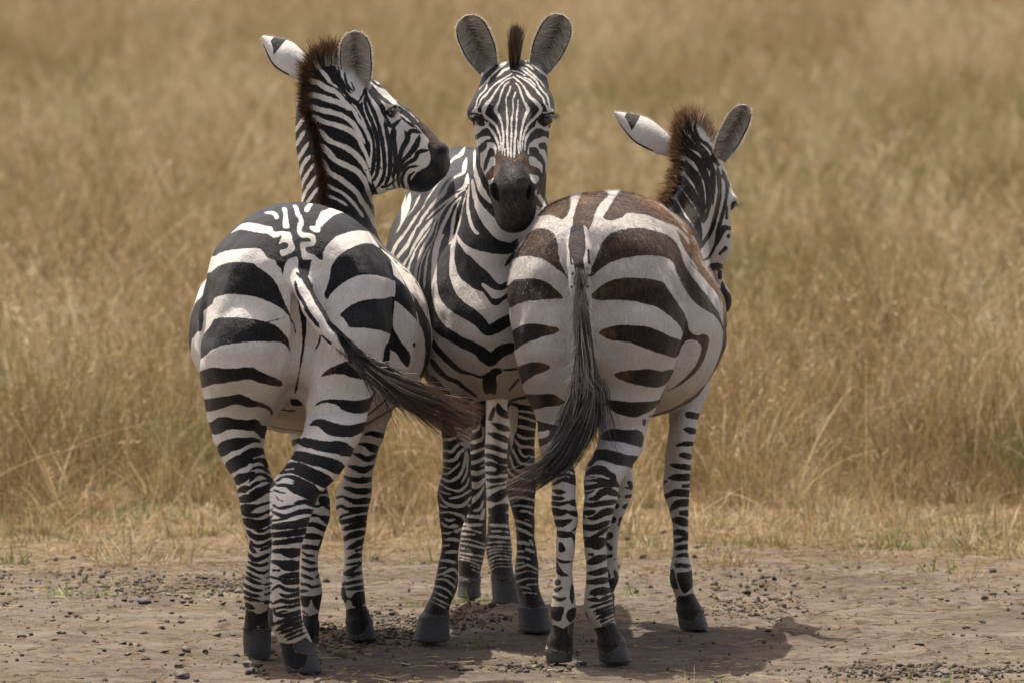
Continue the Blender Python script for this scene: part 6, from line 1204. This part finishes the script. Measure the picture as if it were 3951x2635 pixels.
def scatter():
    X, Y, K, S = [], [], [], []
    def band(y0, y1, dens, kinds, s0, s1, keep=None):
        hw = lambda y: (y + CAM_D) * 0.0576 * 1.22 + 1.2 + 0.07 * max(np.max(y), 0)
        A = (hw(y0) + hw(y1)) * (y1 - y0); n = int(A * dens)
        y = rs.uniform(y0, y1, n); x = rs.uniform(-1, 1, n) * hw(y)
        k = rs.choice(kinds, n)
        ok = np.ones(n, bool) if keep is None else keep(x, y, rs.uniform(size=n))
        X.append(x[ok]); Y.append(y[ok]); K.append(k[ok]); S.append(rs.uniform(s0, s1, ok.sum()))
    wav = lambda x: 0.55 * value_noise(x, x * 0, 0.5, 91, 3)
    green = lambda x, y: value_noise(x, y * 0.5, 0.45, 51, 3)
    tall = [0, 1, 2, 3]
    ed = lambda x: 4.9 + 1.3 * wav(x) + 0.25 * x * (x > 0)
    band(4.0, 6.6, 22, tall, 0.35, 0.75, lambda x, y, r: (y > ed(x)) & (r < np.clip((y - ed(x)) / 1.2 + 0.1, 0, 1)) & (green(x, y) < 0.30))
    band(6.4, 9, 18, tall, 0.55, 1.0, lambda x, y, r: green(x, y) < 0.30)
    band(4.0, 9, 14, [4, 5], 0.4, 0.9, lambda x, y, r: (y > ed(x) - 0.3) & (green(x, y) > 0.0))
    band(9, 20, 15, tall, 0.7, 1.1, lambda x, y, r: green(x, y) < 0.30)
    band(9, 20, 12, [4, 5], 0.7, 1.05, lambda x, y, r: green(x, y) > 0.06)
    band(20, 50, 8, tall, 0.85, 1.25, lambda x, y, r: green(x, y) < 0.34)
    band(20, 50, 7, [4, 5], 0.8, 1.15, lambda x, y, r: green(x, y) > 0.10)
    band(50, 150, 3.2, tall, 1.1, 1.7, lambda x, y, r: green(x, y) < 0.36)
    band(50, 150, 3, [4, 5], 1.0, 1.4, lambda x, y, r: green(x, y) > 0.14)
    band(4.8, 14, 3.0, [10, 11], 0.55, 1.0); band(14, 45, 2.2, [10, 11], 0.8, 1.3)
    band(2.0, 7.5, 48, [6, 7], 0.35, 1.1, lambda x, y, r: r < np.clip((y - 2.5 - 0.9 * wav(x * 1.7)) / 1.6, 0.0, 1) ** 1.6)
    band(2.2, 7.5, 42, [8, 9], 0.4, 1.2, lambda x, y, r: (r < np.clip((y - 2.4) / 1.5, 0, 1)) & (value_noise(x, y, 1.3, 81, 3) > 0.04 - 0.1 * (x > 1)))
    band(-2.3, 2.6, 1.2, [6, 7], 0.12, 0.4, lambda x, y, r: value_noise(x, y, 0.9, 85, 2) > 0.1)
    return [np.concatenate(a) for a in (X, Y, K, S)]
X, Y, K, S = scatter()
Zs = ground_z(X, Y)
gm_ = bpy.data.meshes.new('grass_points'); gm_.vertices.add(len(X))
gm_.vertices.foreach_set('co', np.stack([X, Y, Zs], 1).astype(np.float32).ravel())
a_ = gm_.attributes.new('kind_index', 'INT', 'POINT'); a_.data.foreach_set('value', K.astype(np.int32))
a_ = gm_.attributes.new('turn', 'FLOAT_VECTOR', 'POINT'); a_.data.foreach_set('vector', np.stack([rs.normal(size=len(X)) * 0.12, rs.normal(size=len(X)) * 0.12, rs.uniform(0, 6.28, len(X))], 1).astype(np.float32).ravel())
a_ = gm_.attributes.new('size', 'FLOAT_VECTOR', 'POINT'); a_.data.foreach_set('vector', (S[:, None] * np.stack([rs.uniform(0.9, 1.3, len(X)), rs.uniform(0.9, 1.3, len(X)), rs.uniform(0.75, 1.2, len(X))], 1)).astype(np.float32).ravel())
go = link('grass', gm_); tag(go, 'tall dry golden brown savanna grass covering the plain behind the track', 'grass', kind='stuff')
ng = bpy.data.node_groups.new('grass_scatter', 'GeometryNodeTree')
ng.interface.new_socket('Geometry', in_out='INPUT', socket_type='NodeSocketGeometry'); ng.interface.new_socket('Geometry', in_out='OUTPUT', socket_type='NodeSocketGeometry')
gi = ng.nodes.new('NodeGroupInput'); gout = ng.nodes.new('NodeGroupOutput')
iop = ng.nodes.new('GeometryNodeInstanceOnPoints'); ci = ng.nodes.new('GeometryNodeCollectionInfo')
ci.inputs['Collection'].default_value = protos; ci.inputs['Separate Children'].default_value = True; ci.inputs['Reset Children'].default_value = True
def named(nm, typ):
    nd = ng.nodes.new('GeometryNodeInputNamedAttribute'); nd.data_type = typ; nd.inputs['Name'].default_value = nm; return nd.outputs['Attribute']
iop.inputs['Pick Instance'].default_value = True
ng.links.new(gi.outputs[0], iop.inputs['Points']); ng.links.new(ci.outputs[0], iop.inputs['Instance'])
ng.links.new(named('kind_index', 'INT'), iop.inputs['Instance Index']); ng.links.new(named('turn', 'FLOAT_VECTOR'), iop.inputs['Rotation']); ng.links.new(named('size', 'FLOAT_VECTOR'), iop.inputs['Scale'])
ng.links.new(iop.outputs[0], gout.inputs[0])
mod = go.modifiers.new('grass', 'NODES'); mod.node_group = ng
print('grass tufts', len(X), round(time.time() - T0, 1))

# ---------------------------------------------------------------- litter, grit (stuff), dung pellets and shoots (things)
def clear_of_hooves(x, y): return np.ones(len(x), bool)
n = 15000
y = np.concatenate([rs.uniform(-2.3, 7.0, 3500), rs.uniform(-2.3, 3.0, 5500), rs.normal(3.6, 1.0, 6000)]); x = rs.uniform(-3.0, 3.0, n)
L = rs.uniform(0.015, 0.09, n) * np.where(rs.uniform(size=n) < 0.12, 1.8, 1); L[3500:9000] = rs.uniform(0.006, 0.028, 5500); a = rs.normal(0, 0.8, n)
u = np.linspace(-0.5, 0.5, 4)
cx = rs.normal(0, 0.012, n)
px = x[:, None] + (L * np.cos(a))[:, None] * u - (cx * np.sin(a))[:, None] * (1 - 4 * u ** 2); py = y[:, None] + (L * np.sin(a))[:, None] * u + (cx * np.cos(a))[:, None] * (1 - 4 * u ** 2)
pz = ground_z(px, py) + 0.003 + rs.uniform(0, 0.006, (n, 1)) + (rs.uniform(-0.2, 0.2, n) * L)[:, None] * np.abs(u)
P = np.stack([px, py, pz], -1)
w = rs.uniform(0.0006, 0.0016, n)
off = np.stack([-np.sin(a) * 0.5, np.cos(a) * 0.5, np.full(n, 0.8)], 1)[:, None] * w[:, None, None] * np.ones((1, 4, 1))
v = np.stack([P - off, P + off], 2).reshape(-1, 3)
base = (np.arange(n) * 8)[:, None] + 2 * np.arange(3)[None]
q = np.stack([base, base + 1, base + 3, base + 2], -1).reshape(-1, 4)
so = link('straw_litter', np_mesh('straw_litter', v, [q], STRAW, smooth=False, attrs={'hgt': np.ones(len(v)), 'bld': np.repeat(rs.uniform(0.0, 1, n), 8)}))
tag(so, 'bits of broken dry straw lying over the bare earth track', 'straw', kind='stuff')

def ico(sub=1):
    import bmesh
    bm = bmesh.new(); bmesh.ops.create_icosphere(bm, subdivisions=sub, radius=1.0)
    v = np.array([p.co[:] for p in bm.verts]); f = np.array([[q.index for q in p.verts] for p in bm.faces]); bm.free(); return v, f
iv, if_ = ico(1)
n = 5200
x = rs.uniform(-3, 3, n); y = rs.uniform(-2.3, 4.5, n); r = rs.gamma(2.0, 0.0016, n) + 0.0015
cz = []
for Zz, xx, yy_, sx, sy, cnt in (('G1', 1000, 960, 300, 40, 700), ('G1', 1450, 950, 160, 40, 350), ('G3', 500, 420, 260, 50, 700), ('G3', 900, 330, 160, 60, 500), ('G3', 350, 520, 140, 30, 200), ('G2', 1500, 1500, 420, 28, 900), ('G2', 300, 930, 250, 60, 260), ('G3', 1500, 270, 200, 60, 350), ('G1', 300, 870, 300, 60, 300), ('G3', 1900, 690, 330, 25, 220), ('G2', 350, 1090, 180, 50, 250)):
    uu = zu(Zz, xx + rs.normal(size=cnt) * sx); vv_ = zv(Zz, yy_ + rs.normal(size=cnt) * sy)
    yq = 24.0 * 3000.0 / (vv_ + 500.0) - 24.0; cz.append(np.stack([(uu - W_PX / 2) / F_PX * (yq + 24), yq, rs.gamma(1.5, 0.0019, cnt) + 0.0010], 1))
cz = np.concatenate(cz); cz[:, 2] = np.minimum(cz[:, 2], 0.0085); x = np.concatenate([x, cz[:, 0]]); y = np.concatenate([y, cz[:, 1]]); r = np.concatenate([r, cz[:, 2]]); n = len(x)
keep = (value_noise(x, y, 1.6, 95, 3) + rs.uniform(-0.5, 0.5, n) > -0.1) | (np.arange(n) >= 5200); x, y, r = x[keep], y[keep], r[keep]; n = len(x)
v = iv[None] * (r[:, None, None] * rs.uniform(0.5, 1.3, (n, len(iv), 1))) * rs.uniform(0.55, 1.5, (n, 1, 3)) + np.stack([x, y, ground_z(x, y) + r * 0.3], 1)[:, None]
f = (if_[None] + (np.arange(n) * len(iv))[:, None, None]).reshape(-1, 3)
m = N('dark_crumbs'); pos = m.n('NewGeometry').outputs['Position']
CRUMB = m.out(m.n('BsdfPrincipled', {'Base Color': m.ramp(m.noise(pos, 9, 3, 0.7), [(0.35, (0.030, 0.023, 0.017)), (0.52, (0.065, 0.050, 0.035)), (0.70, (0.15, 0.115, 0.072))]), 'Roughness': 0.9}).outputs[0])
so = link('gravel', np_mesh('gravel', v.reshape(-1, 3), [f], CRUMB)); tag(so, 'small earth crumbs and grit strewn over the bare track', 'grit', kind='stuff')

m = N('dried_dung'); pos = m.n('NewGeometry').outputs['Position']; rnd = m.n('ObjectInfo').outputs['Random']
c = m.mix(m.n('MapRange', {'Value': m.noise(pos, 60, 5, 0.7), 'From Min': 0.35, 'From Max': 0.7}).outputs[0], (0.035, 0.029, 0.026), (0.105, 0.085, 0.066))
c = m.mix(m.n('MapRange', {'Value': rnd, 'From Min': 0.6, 'From Max': 1.0, 'To Max': 0.75}).outputs[0], c, (0.17, 0.125, 0.075))
bm_ = m.n('Bump', {'Height': m.noise(pos, 130, 4, 0.7), 'Strength': 0.9, 'Distance': 0.004})
DUNG = m.out(m.n('BsdfPrincipled', {'Base Color': c, 'Roughness': 0.7, 'Normal': bm_.outputs[0]}).outputs[0])
sv, sf = ico(3)
pellets = []
for k in range(4):
    nn = sum(np.sin(sv @ rs.normal(size=3) * fr + rs.uniform(0, 6)) * am for fr, am in ((2, .15), (3.5, .11), (6, .08), (11, .05), (17, .03)))
    shp = [(1.25, 1, .78), (1.0, .95, .8), (1.5, .95, .6), (1.15, 1.05, .55)][k]
    pellets.append(np_mesh('dung_pellet', sv * (1 + nn)[:, None] * np.array(shp), [sf], DUNG))
spots = []
def near_px(Z, txt, size=1.0):
    for tok in txt.split():
        p = [float(t) for t in tok.split(',')]
        spots.append((zu(Z, p[0]), zv(Z, p[1]), (p[2] if len(p) > 2 else 14) * size / ZOOM[Z][2] / 1428))
near_px('G1', '360,1045,20 460,1095,26 440,1110,18 100,1023,15 15,990,18 538,735,16 155,712,14 330,970,18 450,942,18 140,1240,28 200,1225,16 355,1262,20 230,1288,6 1050,1190,24 1440,1145,22 1560,1130,18 1505,1232,18 1408,1242,24 1440,1040,20 1345,1010,12 915,1345,20 830,1368,20 1175,1365,20 1205,1340,32 1160,1440,26 1180,1500,50 1270,1527,20 1145,1560,24 1640,1435,44 1620,1480,36 1660,1470,30 795,1280,22 275,1415,16 540,1210,14 400,1215,24 1170,1143,22 1180,1415,14 1058,1352,22')
near_px('G1', '885,950,20 930,915,16 960,905,12 905,930,12 990,965,16 1015,970,16 850,945,14 770,965,26 745,985,18 780,985,16 910,990,20 940,1025,40 1090,990,22 1080,1045,20 1115,1025,16 1190,920,22 1215,905,16 1150,930,20 1235,915,14 1215,1010,28 1185,1030,22 1235,1030,20 1210,1045,18 1425,980,20 1480,955,24 1520,930,16 1500,905,20 1460,910,18 1535,975,30 620,945,16 590,950,16 650,940,12 1010,1030,14 700,940,12 1330,900,10 1560,965,18')
near_px('G2', '460,1138,22 280,1055,22 610,912,18 85,912,22 1720,1185,26 1830,1155,26 1660,945,22 1640,960,18 1960,882,12 1560,1000,18 1600,1040,16 440,1215,22 380,1195,18 1065,1352,18 1435,1305,20 1870,1250,20 1855,1352,16 760,1010,16 1200,890,14 1130,1385,18 1430,1475,26 1400,1500,24 1590,1495,34 1545,1515,24 1845,1495,32 1250,820,16 1320,945,18 1775,1195,14 2050,1475,20')
near_px('G3', '365,250,22 340,315,26 310,325,18 790,275,22 740,320,16 860,305,34 905,290,20 995,285,28 945,262,16 965,305,22 1080,235,20 1060,265,22 1050,385,24 985,370,34 1000,390,26 930,330,24 920,350,18 405,330,22 370,355,22 440,360,16 460,375,20 350,370,20 300,372,26 790,300,14 870,350,22 830,360,20 1025,345,24 1040,360,18 950,415,22 800,430,20 760,460,24 720,470,26 440,575,60 480,560,40 390,545,44 260,545,26 570,525,22 610,528,18 1505,290,22 1525,235,22 1465,360,24 1440,705,16 2055,620,28 1990,720,26 2270,695,26 2170,740,20 1415,675,10 890,770,24 60,805,14 270,800,34 310,810,24 2040,600,16 1720,585,12 1610,415,20 1390,345,12')
LAB = [(('dark dung pellet on the bare track left of the zebras', ), 'dung pellets scattered on the left of the track'), (('dark dung pellet on the bare track right of the zebras',), 'dung pellets scattered on the right of the track'), (('dark dung pellet lying on the track among the zebra hooves',), 'dung pellets among the hooves')]
for k, (u_, v_, r_) in enumerate(spots):
    yy = ground_y(v_ + r_ * 1428 * 0.35); p = at(u_, v_, yy)
    ob = link('dung_pellet', pellets[int(rs.choice([0, 1, 2, 3], p=[.35, .35, .15, .15]))])
    s_ = max(r_, 0.006)
    ob.scale = (s_ * rs.uniform(.9, 1.15), s_, s_ * rs.uniform(.75, 1.0)); ob.rotation_euler = (rs.uniform(-.3, .3), rs.uniform(-.3, .3), rs.uniform(0, 6.28))
    ob.location = (p[0], yy, float(ground_z(np.array([p[0]]), np.array([yy]))[0]) + s_ * 0.42)
    g = 0 if u_ < 930 else (1 if u_ > 2780 else 2)
    tag(ob, LAB[g][0][0], 'dung', LAB[g][1])
shoots = []
for i in range(3): shoots.append(tuft_mesh('grass_shoots', [blades(22, 0.03, 0.06, 0.6, 0.0018, 0.8, 6, rs)], SHOOT))
def near_shoot(Z, x, y, s, label, k):
    yy = ground_y(zv(Z, y)); p = at(zu(Z, x), zv(Z, y), yy)
    ob = link('grass_tuft', shoots[k % 3]); ob.location = (p[0], yy, float(ground_z(np.array([p[0]]), np.array([yy]))[0]) + 0.004); ob.scale = (s * 1.1, s * 1.1, s); ob.rotation_euler = (0, 0, k * 1.9)
    tag(ob, label, 'grass tuft', 'green grass shoots on the track')
for k, (Z, x, y, s, lab_) in enumerate([
    ('L4', 450, 1500, 0.85, 'green grass tuft in front of the middle zebra left fore hoof'), ('L4', 850, 1500, 1.0, 'spiky green grass tuft in shadow right of the foremost middle hoof'),
    ('L4', 720, 980, 1.15, 'bright green grass tuft touching the far left hind hoof of the middle zebra'), ('L4', 840, 1000, 1.0, 'bright grass tuft between the two hind hooves of the middle zebra'),
    ('L4', 130, 1040, 0.75, 'thin green sprig left of the middle zebra foreleg'), ('L4', 960, 880, 0.6, 'small green sprig against the right hind hoof of the middle zebra'),
    ('L6', 1060, 700, 1.05, 'leafy green sprig between the hind and fore legs of the right zebra'), ('L6', 1150, 590, 0.6, 'thin pale green sprig behind the leafy one near the right zebra'), ('L6', 1500, 620, 0.5, 'tiny green sprig left of the right zebra fore leg'),
    ('G1', 380, 1010, 1.3, 'upright green weed sprig on the left part of the track'), ('G1', 620, 1000, 1.1, 'green weed sprig left of the dung heap'), ('G1', 1300, 1010, 0.7, 'thin sprig beside the orange pebble left of the zebras'),
    ('G2', 1500, 1620, 1.7, 'green tuft at the bottom edge right of the zebra shadow'), ('G2', 1200, 1610, 0.9, 'short green tuft at the bottom edge under the zebra shadow end'), ('G2', 800, 1600, 1.0, 'small tuft at the bottom edge nearest the zebra shadow'), ('G2', 2010, 1610, 1.2, 'green tuft in the bottom right corner'), ('G2', 130, 1620, 1.3, 'green tuft at the bottom edge inside the zebra shadow'), ('G2', 1060, 1200, 0.5, 'tiny sprig on bare earth right of the zebra shadow')]):
    near_shoot(Z, x, y, s, lab_, k)
print('all', round(time.time() - T0, 1))
